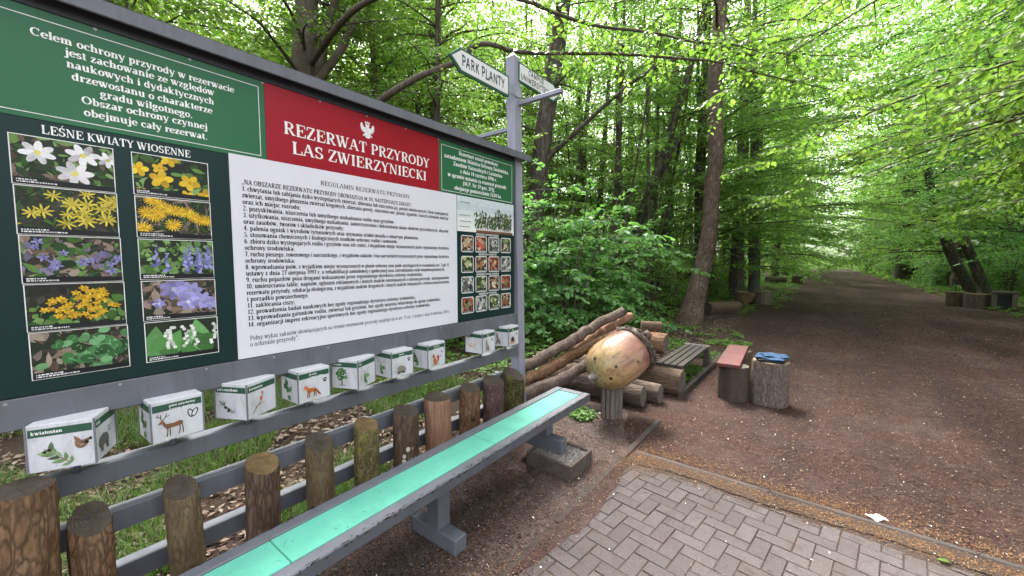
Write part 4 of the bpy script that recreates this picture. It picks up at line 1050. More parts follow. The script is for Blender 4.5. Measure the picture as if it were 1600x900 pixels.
for _ in range(520):
    e = g.integers(0, 3); y = g.uniform(Y0, Y1); s1, s2 = g.uniform(.003, .016), g.uniform(.0015, .006)
    x, z, ux, uz = ((.1685, .4445, 0, 1), (.164, .4505, 1, 0), (-.163, .4505, 1, 0))[e]
    k = 7; t = np.linspace(0, 2 * np.pi, k + 1)[:-1]; q = g.uniform(.6, 1.2, k); off = g.uniform(-.012, .003) if e == 0 else g.uniform(-.012, .003)
    P_ = [(x + ux * (off + s2 * math.sin(a) * b), y + s1 * math.cos(a) * b, z + uz * (off + s2 * math.sin(a) * b)) for a, b in zip(t, q)]
    mb.poly(P_ if ux == 0 else P_[::-1])
o = mb.build('chipped_paint', plain('bare_rust', (.035, .025, .02), .8), bench); o["kind"] = "stuff"
M['box_wood'] = bark('weathered_board', (.05, .036, .03), (.10, .077, .066), (.15, .12, .107), 1.2, .3, None, 1)
fb = empty('footing_box', (-1.545, 2.58, 0), 0, 'low wooden frame box filled with grey gravel under the far bench leg', 'box')
mb = MB(); hx, hy = .2, .165
for x0, x1, y0, y1 in ((-hx, hx, -hy, -hy + .025), (-hx, hx, hy - .025, hy), (-hx, -hx + .025, -hy + .026, hy - .026), (hx - .025, hx, -hy + .026, hy - .026)): mb.box(x0, x1, y0, y1, -.05, .118, 0, .004)
mb.build('board_frame', M['box_wood'], fb)
g = np.random.default_rng(9); mb = MB()
mb.poly([(-hx + .02, -hy + .02, .098), (hx - .02, -hy + .02, .098), (hx - .02, hy - .02, .098), (-hx + .02, hy - .02, .098)])
for _ in range(1500):
    x, y, s = g.uniform(-hx + .03, hx - .03), g.uniform(-hy + .03, hy - .03), g.uniform(.004, .011); d = g.normal(0, 1, (4, 3)); d /= np.linalg.norm(d, axis=1)[:, None]
    mb.add([(x + s * q[0], y + s * q[1], .1 + g.uniform(0, .006) + s * q[2]) for q in d], [(0, 1, 2), (0, 2, 3), (0, 3, 1), (1, 3, 2)])
o = mb.build('gravel', island_mat('gravel', [(0, (.16, .14, .125)), (.5, (.27, .24, .22)), (1, (.38, .35, .33))]), fb); o["kind"] = "stuff"

# ------------------------------------------------------------------ acorn sculpture
ac = empty('acorn_sculpture', (-1.6, 3.7, 0), 0, 'giant painted wooden acorn lying on a short plank post', 'sculpture')
g = NG('acorn_wood'); v = g.coord()
sep = g.n("SeparateXYZ"); tc = g.n("TexCoord"); g.l(tc.outputs["Object"], sep.inputs[0])
band = g.n("TexNoise", Scale=2.2, Detail=5.0, Roughness=.55, Distortion=.8); g.l(g.coord((1.4, 1.4, .55)), band.inputs["Vector"])
fac = g.math('ADD', g.math('MULTIPLY', sep.outputs["Z"], 1.1), g.math('MULTIPLY', band.outputs["Fac"], .9))
c = g.ramp(fac, [(.40, (.29, .28, .14)), (.58, (.37, .26, .11)), (.76, (.37, .22, .115)), (.92, (.31, .155, .115)), (1.12, (.21, .09, .08))])
bl = g.n("TexNoise", Scale=5.0, Detail=6.0, Roughness=.7); g.l(v, bl.inputs["Vector"])
c = g.mix(g.ramp(bl.outputs["Fac"], [(.55, (0, 0, 0)), (.7, (.6,) * 3)]), c, (.40, .33, .2))
st_ = g.n("TexNoise", Scale=30.0, Detail=4.0, Roughness=.6); g.l(g.coord((1, 1, .12)), st_.inputs["Vector"])
c = g.mix(g.ramp(st_.outputs["Fac"], [(.40, (.75,) * 3), (.54, (0, 0, 0))]), c, (.17, .105, .055))
vo = g.n("TexVoronoi", Scale=9.0, Randomness=1.0); g.l(v, vo.inputs["Vector"])
sp = g.n("TexNoise", Scale=14.0, Detail=6.0, Roughness=.75); g.l(g.coord((1, 1, 1)), sp.inputs["Vector"])
c = g.mix(g.ramp(sp.outputs["Fac"], [(.63, (0, 0, 0)), (.66, (.95,) * 3)]), c, (.04, .028, .018))
c = g.mix(g.ramp(vo.outputs["Distance"], [(.13, (1, 1, 1)), (.17, (0, 0, 0))]), c, (.025, .018, .012))
cr = g.n("TexVoronoi", Scale=3.2, feature='DISTANCE_TO_EDGE', Randomness=1.0); cw = g.n("VectorMath", operation='ADD'); g.l(g.coord((1.0, 1.0, .3)), cw.inputs[0]); cs_ = g.n("VectorMath", operation='SCALE'); cs_.inputs[3].default_value = .25; g.l(bl.outputs["Color"], cs_.inputs[0]); g.l(cs_.outputs[0], cw.inputs[1]); g.l(cw.outputs[0], cr.inputs["Vector"])
c = g.mix(g.math('MULTIPLY', g.ramp(cr.outputs["Distance"], [(.0, (1, 1, 1)), (.012, (0, 0, 0))]), g.ramp(band.outputs["Fac"], [(.48, (0, 0, 0)), (.56, (.8,) * 3)])), c, (.09, .06, .04))
g.base(c); g.rough(g.ramp(bl.outputs["Fac"], [(.3, (.2,) * 3), (.7, (.42,) * 3)])); g.b.inputs["Specular IOR Level"].default_value = .55; g.bump(sp.outputs["Fac"], .12, .006)
M['acorn'] = g.mat
M['acorn_cap'] = bark('acorn_cap', (.035, .026, .02), (.085, .062, .048), (.15, .115, .09), 2.2, 1.0, (.2, .185, .155), 1)
tip = Vector((-1.722, 3.468, .455)); cap_c = Vector((-1.505, 3.985, .672)); ax = (cap_c - tip).normalized(); q = ax.to_track_quat('Z', 'Y').to_matrix().to_4x4(); Lz = (cap_c - tip).length
def lathe(prof, seg=56, rough=0, rg=None, z_noise=0):
    V, F = [], []; n = len(prof)
    for r_, z in prof:
        for k in range(seg):
            a = 2 * math.pi * k / seg; rr = r_ * (1 + (rg.normal(0, rough) if rg is not None and rough else 0)); V.append((rr * math.cos(a), rr * math.sin(a), z + (rg.normal(0, z_noise) if z_noise else 0)))
    for i in range(n - 1):
        for k in range(seg): F.append((i * seg + k, i * seg + (k + 1) % seg, (i + 1) * seg + (k + 1) % seg, (i + 1) * seg + k))
    return V, F
inv = Matrix.Translation(-Vector((-1.6, 3.7, 0)))
def place(o, loc): o.matrix_local = inv @ Matrix.Translation(loc) @ q
prof = []
for t in np.linspace(0, 1, 30):
    rr = (.258 * max(0, 1 - ((.5 - t) / .5) ** 2.2) ** .5) if t < .5 else .258 - .034 * ((t - .5) / .5) ** 2
    prof.append((max(rr, .004), .02 + t * (Lz + .01)))
mb = MB(); V, F = lathe(prof); rl = np.random.default_rng(21); ph = rl.uniform(0, 6.28, 8)
V = [(x * k, y * k, z) for (x, y, z), k in ((p_, 1 + .008 * math.sin(3 * math.atan2(p_[1], p_[0]) + 9 * p_[2] + ph[0]) + .006 * math.sin(7 * math.atan2(p_[1], p_[0]) - 5 * p_[2] + ph[1]) + .004 * math.sin(13 * math.atan2(p_[1], p_[0]) + ph[2])) for p_ in V)]
mb.add(V, F, 0, True); nut = mb.build('nut', M['acorn'], ac); place(nut, tip)
mb = MB(); V, F = lathe([(.003, -.035), (.014, -.033), (.021, -.026), (.019, -.02), (.027, -.014), (.025, -.007), (.033, 0), (.031, .008), (.04, .016), (.045, .03)], 20); mb.add(V, F, 0, True)
place(mb.build('nut_tip', plain('tip_grey', (.17, .155, .14), .5, .5, .4, 60), ac), tip + ax * .0)
rg = np.random.default_rng(4)
mb = MB(); V, F = lathe([(.222, Lz - .02), (.246, Lz - .02), (.253, Lz - .002), (.255, Lz + .02), (.238, Lz + .06), (.19, Lz + .095), (.12, Lz + .12), (.05, Lz + .13), (.001, Lz + .133)], 64, .008, rg, .003); mb.add(V, F, 0, True)
for _ in range(170):                                     # scales of the cup
    a = rg.uniform(0, 2 * math.pi); t = rg.random(); th_ = t * 1.45
    cc = np.array([.247 * math.cos(th_) * math.cos(a), .247 * math.cos(th_) * math.sin(a), Lz + .02 + .125 * math.sin(th_)]); s = rg.uniform(.016, .03)
    V, F = lathe([(.001, -s * .6), (s * .8, -s * .3), (s, 0), (s * .7, s * .45), (.001, s * .6)], 8); mb.add([tuple(cc + np.array(p_) * rg.uniform(.75, 1.1)) for p_ in V], F, 0, True)
place(mb.build('cup', M['acorn_cap'], ac), tip)
mb = MB(); mb.tube([(0, 0, Lz + .17), (.02, .01, Lz + .22), (.06, .02, Lz + .25)], [.05, .04, .042], 12); mb.tube([(.06, .02, Lz + .12), (.12, .03, Lz + .19), (.15, .05, Lz + .2)], [.05, .045, .035], 12)
mb.tube([(-.08, .1, Lz + .12), (-.11, .13, Lz + .18)], [.05, .04], 12)
place(mb.build('stalk', M['bark_dead'], ac), tip)
mb = MB(); ra = math.atan2(.616, .788)
for k, (dx, dy, top, wd_) in enumerate(((-.085, .01, .33, .038), (-.042, -.005, .34, .04), (.0, -.02, .345, .042), (.045, -.004, .34, .04), (.088, .012, .33, .04))):
    mb.box(dx - wd_ / 2, dx + wd_ / 2, dy - .022, dy + .022, -.06, top, 0, .004, Matrix.Translation((-.005, .0, 0)) @ Matrix.Rotation(ra, 4, 'Z'))
mb.build('plank_post', bark('grey_plank', (.085, .068, .058), (.15, .124, .108), (.22, .188, .165), 1.5, .4, None, .08), ac)

# ------------------------------------------------------------------ log pile and leaning poles
def lying_log(name, p0, p1, r_, side, end, seed, label, cat, group=None, rough=.02):
    p0, p1 = Vector(p0), Vector(p1); d = p1 - p0
    o = link(name, log_mesh(name, r_, d.length, side, end, seed, 0, .05, .07, rough), None, p0)
    o.rotation_mode = 'QUATERNION'; o.rotation_quaternion = d.to_track_quat('Z', 'Y')
    return tag(o, label, cat, group)
e = Vector((.80, .60, 0))
GP = 'short logs stacked behind the acorn'
def LL(c, half, r_, z, rot, side, end, seed, label):
    d = Vector((math.cos(rot), math.sin(rot), 0)); c = Vector((c[0], c[1], z))
    lying_log('short_log', c - d * half, c + d * half, r_, M[side], M[end], seed, label, 'log', GP)
LL((-1.95, 4.20), .49, .118, .11, .03, 'bark_dead', 'end_grey', 61, 'long bottom log running behind the plank post of the acorn')
LL((-1.57, 4.46), .22, .108, .10, -.04, 'bark_dead', 'end_grey', 62, 'short grey ended bottom log in the middle of the stack')
LL((-1.47, 4.86), .25, .155, .15, -.02, 'bark_oak', 'end_grey', 63, 'thickest short log at the kerb end of the stack')
LL((-2.22, 4.45), .30, .10, .31, .06, 'bark_dead', 'end_tan', 64, 'second row log on the side of the leaning poles')
LL((-1.86, 4.72), .30, .118, .37, -.03, 'bark_dead', 'end_tan', 65, 'second row log right under the acorn cup')
LL((-1.74, 5.0), .27, .14, .56, .05, 'bark_pine', 'end_grey', 66, 'topmost thick log showing beside the acorn cup')
LL((-2.1, 5.02), .3, .13, .58, .0, 'bark_red', 'end_grey', 67, 'dark log hidden high behind the acorn cup')
LL((-1.70, 5.14), .13, .075, .735, .4, 'bark_oak', 'end_grey', 68, 'small stub lying on the very top of the stack')
LL((-2.3, 4.78), .32, .12, .35, .04, 'bark_oak', 'end_grey', 70, 'second row log hidden in the back of the stack')
LL((-1.95, 5.16), .3, .135, .13, .0, 'bark_oak', 'end_grey', 69, 'bottom log at the back of the stack')
PG = 'long poles leaning on the log stack'
def pole(pts, r0, r1, side, end, seed, label):
    root = MB(); g = np.random.default_rng(seed); P = smooth_path(pts, 22) + g.normal(0, .009, (22, 3))
    root.tube(P, np.linspace(r0, r1, 22) * 1.15 * (1 + g.normal(0, .05, 22)), 22, 0, True, True, .06, g, 1)
    for _ in range(3):
        k = g.integers(4, 18); d = g.normal(0, 1, 3); d /= np.linalg.norm(d); root.tube([P[k], P[k] + d * (r0 + .03)], [.016, .009], 7)
    o = root.build('long_pole', [M[side], M[end]]); tag(o, label, 'pole', PG)
pole([(-2.72, 3.12, .30), (-2.4, 3.75, .53), (-2.1, 4.3, .82), (-1.90, 4.70, .985)], .06, .045, 'bark_dead', 'end_grey', 71, 'uppermost dark pole reaching highest over the stack')
pole([(-2.66, 3.05, .15), (-2.36, 3.67, .38), (-2.17, 4.06, .55), (-1.85, 4.45, .72)], .065, .05, 'bark_pine', 'end_pale', 72, 'smooth brown pole lying between the others')
pole([(-2.62, 3.1, .08), (-2.2, 3.67, .29), (-1.98, 4.02, .47), (-1.8, 4.25, .60)], .068, .05, 'bark_dead', 'end_grey', 73, 'lowest bent pole that touches the acorn')
pole([(-2.35, 4.2, .50), (-2.1, 4.55, .74), (-1.88, 4.86, .905)], .05, .045, 'wood_peeled', 'end_pale', 74, 'peeled orange pole with a bright sawn end')
pole([(-2.9, 3.5, .1), (-2.5, 4.1, .2), (-2.15, 4.5, .33)], .07, .06, 'bark_oak', 'end_grey', 75, 'thick dark pole under the rest on the ground')

# ------------------------------------------------------------------ slatted bench, stump table and red seat
M['slat'] = bark('slat_wood', (.03, .025, .021), (.065, .055, .048), (.105, .09, .08), 1.4, .25, None, 1)
M['concrete'] = soil('bench_concrete', [(.36, (.09, .078, .07)), (.5, (.145, .13, .118)), (.64, (.2, .18, .165))], (.1, .08, .065), .1, 2)
sb = empty('slat_bench', (-1.44, 5.75, 0), 0, 'low park bench of dark wooden slats on concrete ends by the log stack', 'bench')
for k in range(4):
    mb = MB(); x = -.155 + k * .085; mb.box(x, x + .07, -.72, .685, .268, .31, 0, .004)
    mb.build('slat', M['slat'], sb)
for y in (-.74, .74):
    mb = MB(); mb.box(-.185, .185, y - .05, y + .05, .2, .266 if y < 0 else .312, 0, .008); mb.box(-.185, -.1, y - .05, y + .05, -.05, .198, 0, .006); mb.box(.1, .185, y - .05, y + .05, -.05, .198, 0, .006); mb.build('concrete_end', M['concrete'], sb)
st = link('stump_table', log_mesh('stump_table', .185, .54, M['bark_grey'], M['end_pale'], 81, 0, .0, .04, .014, 72, 30), None, (-.385, 5.24, -.06))
tag(st, 'tall grey ridged bark stump used as a table, blue mat on top', 'stump')
M['mat_blue'] = plain('mat_blue', (.014, .05, .115), .75, .3, .25, 25); M['mat_dark'] = plain('mat_dark', (.018, .02, .026), .8)
bm_ = MB(); g = np.random.default_rng(12); n = 18
def cloth(rx, ry, z0, mat_i, cx_=0, cy_=0, rot=0, amp=.006, drop=.03, th=.012):
    V = []
    for top in (1, 0):
        for i in range(n + 1):
            for j in range(n + 1):
                u, v_ = i / n * 2 - 1, j / n * 2 - 1
                x, y = u * rx * (1 + .06 * math.sin(3 * v_ + mat_i)), v_ * ry * (1 + .05 * math.sin(4 * u)); d = math.hypot(x, y)
                z = z0 + amp * math.sin(5 * u + 2 * v_) + amp * math.sin(7 * v_ - 3 * u) - drop * max(0, d - .175) / .03 * .3 + (th if top else 0)
                c, s = math.cos(rot), math.sin(rot); V.append((cx_ + x * c - y * s, cy_ + x * s + y * c, z))
    N = (n + 1) ** 2; F = []
    for i in range(n):
        for j in range(n):
            a = i * (n + 1) + j; F += [(a, a + n + 1, a + n + 2, a + 1), (N + a, N + a + 1, N + a + n + 2, N + a + n + 1)]
    edge = [i * (n + 1) for i in range(n + 1)] + [n * (n + 1) + j for j in range(1, n + 1)] + [i * (n + 1) + n for i in range(n - 1, -1, -1)] + [j for j in range(n - 1, 0, -1)]
    for k in range(len(edge)): a, b = edge[k], edge[(k + 1) % len(edge)]; F.append((a, N + a, N + b, b))
    bm_.add(V, F, mat_i, True)
cloth(.13, .15, .006, 1, -.01, .0, .2, .003, .0, .02); cloth(.145, .155, .032, 0, .005, .01, -.1, .0035, .01, .01); cloth(.12, .11, .047, 0, .03, .04, .25, .003, .0, .008)
o = bm_.build('folded_mat', [M['mat_blue'], M['mat_dark']], None, (-.385, 5.25, .482)); tag(o, 'crumpled blue sitting mat folded on the tall stump', 'mat')
o = link('seat_stump', log_mesh('seat_stump', .155, .45, M['stump_smooth'], M['end_grey'], 82, 0, .02, .04, .008), None, (-.735, 5.14, -.06)); tag(o, 'smooth dark stump under the near end of the red plank', 'stump')
o = link('seat_stump', log_mesh('seat_stump', .14, .45, M['bark_oak'], M['end_grey'], 83, 0, .02, .04), None, (-.80, 6.05, -.06)); tag(o, 'stump under the far end of the red plank, behind the stump table', 'stump')
g = NG('red_paint'); v = g.coord(); nz = g.noise(g.coord((1, .25, 1)), 22, 6, .75); nb = g.noise(v, 4, 4)
c = g.mix(g.ramp(nz, [(.50, (0, 0, 0)), (.60, (1, 1, 1))]), g.ramp(nb, [(.3, (.085, .016, .016)), (.7, (.15, .033, .03))]), (.065, .042, .036)); g.base(c); g.rough(.7); g.bump(nz, .3, .004)
o = (lambda mb: (mb.box(-.118, .118, -.62, .6, 0, .042, 0, .005), mb.build('red_plank', [g.mat]))[1])(MB())
o.location = (-.80, 5.58, .392); o.rotation_euler = (0, 0, R(3)); tag(o, 'weathered red painted plank laid across two stumps as a seat', 'plank seat')

# ------------------------------------------------------------------ stumps further along the path
def stump(x, y, r_, h, side, end, seed, label, group, cat='stump'):
    o = link('stump', log_mesh('stump', r_, h + .06, M[side], M[end], seed, 0, .02, .05, .012, 36, 12), None, (x, y, -.06)); return tag(o, label, cat, group)
GL_ = 'stumps and logs beside the path under the trees'
lying_log('fallen_log', (-2.62, 12.9, .16), (-1.98, 14.0, .15), .2, M['bark_oak'], M['end_dark'], 91, 'rotten dark log lying near the leaning trunk', 'log')
stump(-2.3, 17.4, .27, .42, 'bark_oak', 'end_pale', 92, 'flat stump seat left in a row of three by the path', GL_)
stump(-1.55, 17.3, .24, .47, 'bark_grey', 'end_pale', 93, 'grey stump with pale top closest to the path edge', GL_)
lying_log('short_log', (-2.08, 17.0, .2), (-2.0, 17.5, .2), .2, M['bark_pine'], M['end_tan'], 94, 'round orange ended log lying between two far stumps', 'log', GL_)
stump(-1.15, 33.4, .33, .55, 'bark_oak', 'end_dark', 95, 'small dark stump far down the path at its edge', GL_)
lying_log('fallen_log', (-2.9, 33.5, .25), (-1.9, 34.3, .22), .26, M['bark_dead'], M['end_grey'], 96, 'grey fallen log far down the path near a dark stump', 'log', GL_)
GR = 'stumps beyond the path on its grassy side'
stump(3.98, 20.9, .30, .50, 'bark_oak', 'end_grey', 97, 'dark broad stump at the edge of the grassy verge', GR)
stump(4.3, 20.3, .30, .48, 'bark_dead', 'end_tan', 98, 'brown stump in front of the dark broad stump', GR)
bk = empty('slat_bench', (4.95, 20.45, 0), R(-14), 'far concrete ended bench seen end on beside the brown stump', 'bench')
for y in (-.62, .75):
    for x in (-.21, .21): mb = MB(); mb.box(x - .055, x + .055, y - .05, y + .05, -.05, .52, 0, .008); mb.build('concrete_leg', M['concrete'], bk)
mb = MB(); mb.box(-.262, .262, -.66, .8, .522, .58, 0, .006); mb.build('seat', M['slat'], bk)
mb = MB(); mb.box(-.15, .15, -.60, -.57, .05, .515, 0, .003); mb.build('end_board', M['mat_dark'], bk)
lying_log('fallen_log', (4.35, 20.9, .16), (4.75, 20.75, .16), .15, M['bark_dead'], M['end_grey'], 99, 'short log lying between the brown stump and the far bench', 'log', GR)
kerb('kerb_far_verge', [((4.45, 20.05), (5.35, 19.1))], M['old_kerb'], .05, .08)

# ------------------------------------------------------------------ direction signs on the tall post
M['sign_white'] = plain('sign_white', (.68, .68, .68), .4, .4, .04, 4); M['sign_green'] = plain('sign_green', (.02, .09, .055), .4)
def arrow_sign(u0, u1, zm, h, point, x, label, lines):
    root = empty('direction_sign', (x, (u0 + u1) / 2, zm), 0, label, 'sign')
    c = (u0 + u1) / 2; L_, hh, nose = (u1 - u0) / 2, h / 2, h * .62
    def outline(i):
        p = [(-L_ + nose, hh), (-L_, 0), (-L_ + nose, -hh), (L_, -hh), (L_, hh)]
        p = [(a + (i * .9 if k in (0, 2) else i * 1.6 if k == 1 else -i), b - i * (1 if b > 0 else -1 if b < 0 else 0)) for k, (a, b) in enumerate(p)]
        return [(-a, b) for a, b in p][::-1] if point > 0 else p
    def plate(name, o, x0, x1, mat, par):
        mb = MB(); n = len(o); V = [(x0, a, b) for a, b in o] + [(x1, a, b) for a, b in o]
        mb.add(V, [tuple(range(n)), tuple(range(2 * n - 1, n - 1, -1))] + [(i, n + i, n + (i + 1) % n, (i + 1) % n) for i in range(n)]); return mb.build(name, mat, par)
    bp = plate('back_plate', outline(0), -.02, 0, M['sign_green'], root); fp = plate('face_plate', outline(.017), .0005, .003, M['sign_white'], root)
    mb = MB()
    for s, uu, vv, cap, w_ in lines: add_text(mb, s, lambda u, v, lift: (.003 + lift, u - c, v - zm), uu, vv, cap, w_, bold=.092, hair=.092, serif=False)
    mb.build('lettering', M['letter_dark'], fp); return root
arrow_sign(2.165, 2.90, 3.193, .185, -1, -2.305, 'white arrow sign pointing away from the post reading PARK PLANTY', [("PARK PLANTY", 2.292, 3.152, .082, .545)])
arrow_sign(3.06, 3.80, 3.393, .185, 1, -2.315, 'white arrow sign partly behind the bracket reading CAMPUS UNIWERSYTECKI', [("CAMPUS", 3.215, 3.41, .052, .27), ("UNIWERSYTECKI", 3.09, 3.337, .052, .54)])
mb = MB(); mb.box(-2.319, -2.31, 2.895, 3.1, 3.15, 3.24); o = mb.build('sign_clamp', M['paint_light'], board); o.location = (2.32, -1.5, 0)

# ------------------------------------------------------------------ paper litter
def crumple(name, loc, rx, ry, seed, mat, label):
    g = np.random.default_rng(seed); n = 14; mb = MB(); V, F = [], []
    for i in range(n + 1):
        for j in range(n + 1):
            u, v_ = i / n * 2 - 1, j / n * 2 - 1; V.append((u * rx * (1 - .25 * v_ * v_) + g.normal(0, .002), v_ * ry * (1 - .5 * u * u) + g.normal(0, .002), .012 + .008 * math.sin(4 * u + v_) + abs(g.normal(0, .004))))
    for i in range(n):
        for j in range(n): a = i * (n + 1) + j; F.append((a, a + n + 1, a + n + 2, a + 1))
    mb.add(V, F, 0, True); o = mb.build(name, mat, None, loc); o.rotation_euler = (0, 0, R(12)); return tag(o, label, name.replace('_', ' '))
M['paper'] = plain('paper_white', (.8, .8, .8), .7, .3, .04)
crumple('paper_tissue', (.345, 3.2, .012), .055, .03, 3, M['paper'], 'crumpled white paper tissue lying by the kerb across the path')
crumple('paper_scrap', (-1.72, 3.72, .0), .03, .02, 4, M['paper'], 'small white paper scrap on the soil beside the acorn post')
# ------------------------------------------------------------------ leaves, sprays, trees
M['leaf_lime'] = leaf_mat('leaf_spring', [(0, (.075, .16, .028)), (.5, (.135, .235, .045)), (1, (.215, .31, .08))], .5, tint=(1.35, 1.4, .85))
M['leaf_mid'] = leaf_mat('leaf_fresh', [(0, (.07, .15, .035)), (.5, (.13, .24, .058)), (1, (.21, .325, .09))], .5)
M['leaf_cool'] = leaf_mat('leaf_shrub', [(0, (.07, .18, .055)), (.5, (.135, .28, .095)), (1, (.22, .37, .14))], .5)
M['leaf_low'] = leaf_mat('leaf_ground', [(0, (.05, .13, .018)), (.5, (.10, .22, .03)), (1, (.17, .30, .05))], .42)
M['grass'] = leaf_mat('grass_blade', [(0, (.05, .11, .02)), (.5, (.095, .17, .04)), (.85, (.14, .21, .06)), (1, (.25, .24, .11))], .35)
M['trunk'] = bark('trunk_bark', (.04, .034, .027), (.10, .086, .068), (.18, .158, .128), .5, .8, None, .2)
M['trunk_brown'] = bark('trunk_bark_brown', (.068, .046, .034), (.16, .115, .086), (.26, .195, .152), .8, .9, (.075, .055, .042), .35)
M['trunk_grey'] = bark('trunk_bark_grey', (.05, .046, .038), (.10, .094, .078), (.16, .15, .128), .6, .5, (.09, .10, .05), .25)
M['limb'] = bark('limb_bark', (.05, .04, .03), (.11, .09, .07), (.19, .165, .135), 2.0, .4, None, .3)

TPL6 = np.array([(0, 0, 0), (.28, .46, .05), (.66, .40, .05), (1, 0, -.08), (.66, -.40, .05), (.28, -.46, .05)])
TPL4 = np.array([(0, 0, 0), (.45, .45, .06), (1, 0, -.05), (.45, -.45, .06)])
def unit(a): return a / (np.linalg.norm(a, axis=-1, keepdims=True) + 1e-9)
def leaves(pos, d, nrm, ln, ratio=.62, near=False):
    """flat arrays of leaf blades -> verts, faces"""
    d = unit(d); s = unit(np.cross(nrm, d)); n = np.cross(d, s); T = TPL6 if near else TPL4
    ln = np.broadcast_to(ln, (len(pos),))[:, None, None]
    V = pos[:, None, :] + ln * (d[:, None, :] * T[None, :, 0:1] + s[:, None, :] * T[None, :, 1:2] * ratio * 1.1 + n[:, None, :] * T[None, :, 2:3])
    k = len(T); b = np.arange(len(pos))[:, None] * k
    if near: F = np.concatenate([b + np.array([0, 3, 2, 1]), b + np.array([0, 5, 4, 3])], 1).reshape(-1, 4)
    else: F = b + np.array([0, 3, 2, 1])
    return V.reshape(-1, 3), F.reshape(-1, 4)

def spray_leaves(rng, O, A, Ls, K, size, near=False, droop=.18, flat=.35):
    """alternate leaves on flat twigs: O origins (M,3), A directions, Ls lengths"""
    Mn = len(O); t = (np.arange(K) + .6) / K; t = np.broadcast_to(t, (Mn, K)) + rng.normal(0, .25 / K, (Mn, K))
    A = unit(A); up = np.array([0, 0, 1.0]); S = unit(np.cross(A, up))
    pos = O[:, None, :] + A[:, None, :] * (Ls[:, None] * t)[..., None] - up * (droop * Ls[:, None] * t ** 2)[..., None]
    sg = np.where(np.arange(K) % 2 == 0, 1.0, -1.0)[None, :, None]
    dirs = A[:, None, :] * rng.uniform(.35, .8, (Mn, K, 1)) + S[:, None, :] * sg * rng.uniform(.5, 1.0, (Mn, K, 1)) + rng.normal(0, .22, (Mn, K, 3)) - up * rng.uniform(.05, .75, (Mn, K, 1))
    side = S[:, None, :] * sg * (Ls[:, None] * (1 - t) * .22 * rng.uniform(0, 1, (Mn, K)))[..., None]
    nrm = up + rng.normal(0, flat, (Mn, K, 3))
    ln = size * rng.uniform(.6, 1.2, (Mn, K)) * (1 - .25 * t)
    return leaves((pos + side).reshape(-1, 3), dirs.reshape(-1, 3), nrm.reshape(-1, 3), ln.reshape(-1), .62, near)

class Plant:
    def __init__(s, seed): s.r = np.random.default_rng(seed); s.wv, s.wf, s.nw = [], [], 0; s.lv, s.lf, s.nl = [], [], 0
    def wood(s, pts, r0, r1, seg=7, rough=.05, n=None, jit=0.0):
        P = smooth_path(pts, n or max(4, len(pts) * 3))
        if not np.isscalar(r0) and len(r0) == len(pts):      # radii belong to the control points
            dd = np.r_[0, np.cumsum(np.linalg.norm(np.diff(np.asarray(pts, float), axis=0), axis=1))]
            r0 = np.interp(np.linspace(0, dd[-1], 40), dd, r0)
        if jit: P[1:-1] += s.r.normal(0, jit, P[1:-1].shape)
        V, F, c0, c1 = tube_geo(P, np.linspace(r0, r1, len(P)) if np.isscalar(r0) else np.interp(np.linspace(0, 1, len(P)), np.linspace(0, 1, len(r0)), r0), seg, rough, s.r)
        s.wv.append(V); s.wf.append(F + s.nw); s.nw += len(V); return P
    def put(s, VF): V, F = VF; s.lv.append(V); s.lf.append(F + s.nl); s.nl += len(V)
    def dress(s, P, t0, n, slen, K, size, near=False, spread=(35, 80), droop=.18, flat=.35, twigs=False, rise=.05):
        """sprays leave the limb P alternately to both sides"""
        P = np.asarray(P); t = np.sort(s.r.uniform(t0, 1, n)); i = np.clip(t * (len(P) - 1), 0, len(P) - 1.001); k = i.astype(int)
        O = P[k] + (P[k + 1] - P[k]) * (i - k)[:, None]; D = unit(P[k + 1] - P[k]); D[:, 2] *= .4; D = unit(D)
        a = np.radians(s.r.uniform(*spread, n)) * np.where(np.arange(n) % 2, 1, -1); a[-1] *= .15
        A = np.stack([D[:, 0] * np.cos(a) - D[:, 1] * np.sin(a), D[:, 0] * np.sin(a) + D[:, 1] * np.cos(a), D[:, 2] + s.r.normal(rise, .16, n)], 1)
        Ls = slen * s.r.uniform(.55, 1.2, n) * (1.1 - .45 * (t - t0) / (1 - t0 + 1e-6))
        s.put(spray_leaves(s.r, O, A, Ls, K, size, near, droop, flat))
        if twigs:
            A = unit(A)
            for o_, a_, l_ in zip(O, A, Ls):
                q = np.linspace(0, 1, 5)[:, None]; V, F, _, _ = tube_geo(o_ + a_ * l_ * q - np.array([0, 0, 1]) * droop * l_ * q ** 2, np.linspace(.006, .002, 5), 4)
                s.wv.append(V); s.wf.append(F + s.nw); s.nw += len(V)
    def meshes(s, name, wm, lm):
        w_ = np_mesh(name + '_trunk', np.vstack(s.wv), np.vstack(s.wf), wm, smooth=True) if s.wv else None
        c_ = np_mesh(name + '_crown', np.vstack(s.lv), np.vstack(s.lf), lm) if s.lv else None
        return w_, c_
def plant_object(p, name, loc, wm, lm, label, cat, group=None, rz=0, woodname='trunk', crownname='crown'):
    root = empty(name, loc, rz, label, cat, group); w_, c_ = p.meshes(name, wm, lm)
    if w_: link(woodname, w_, root)
    if c_: link(crownname, c_, root)
    return root
def limb_path(rng, start, az, length, rise, droop, n=7, wig=.06):
    t = np.linspace(0, 1, n); o = np.array([math.cos(az), math.sin(az), 0]); s_ = np.array([-o[1], o[0], 0])
    P = np.asarray(start) + o * (length * t)[:, None] + np.array([0, 0, 1]) * (length * (rise * t - droop * t ** 2))[:, None]
    P[1:] += (np.cumsum(rng.normal(0, 2.2 * wig * length / n, n - 1)))[:, None] * s_ + rng.normal(0, wig * length / n * .5, (n - 1, 3))
    return P

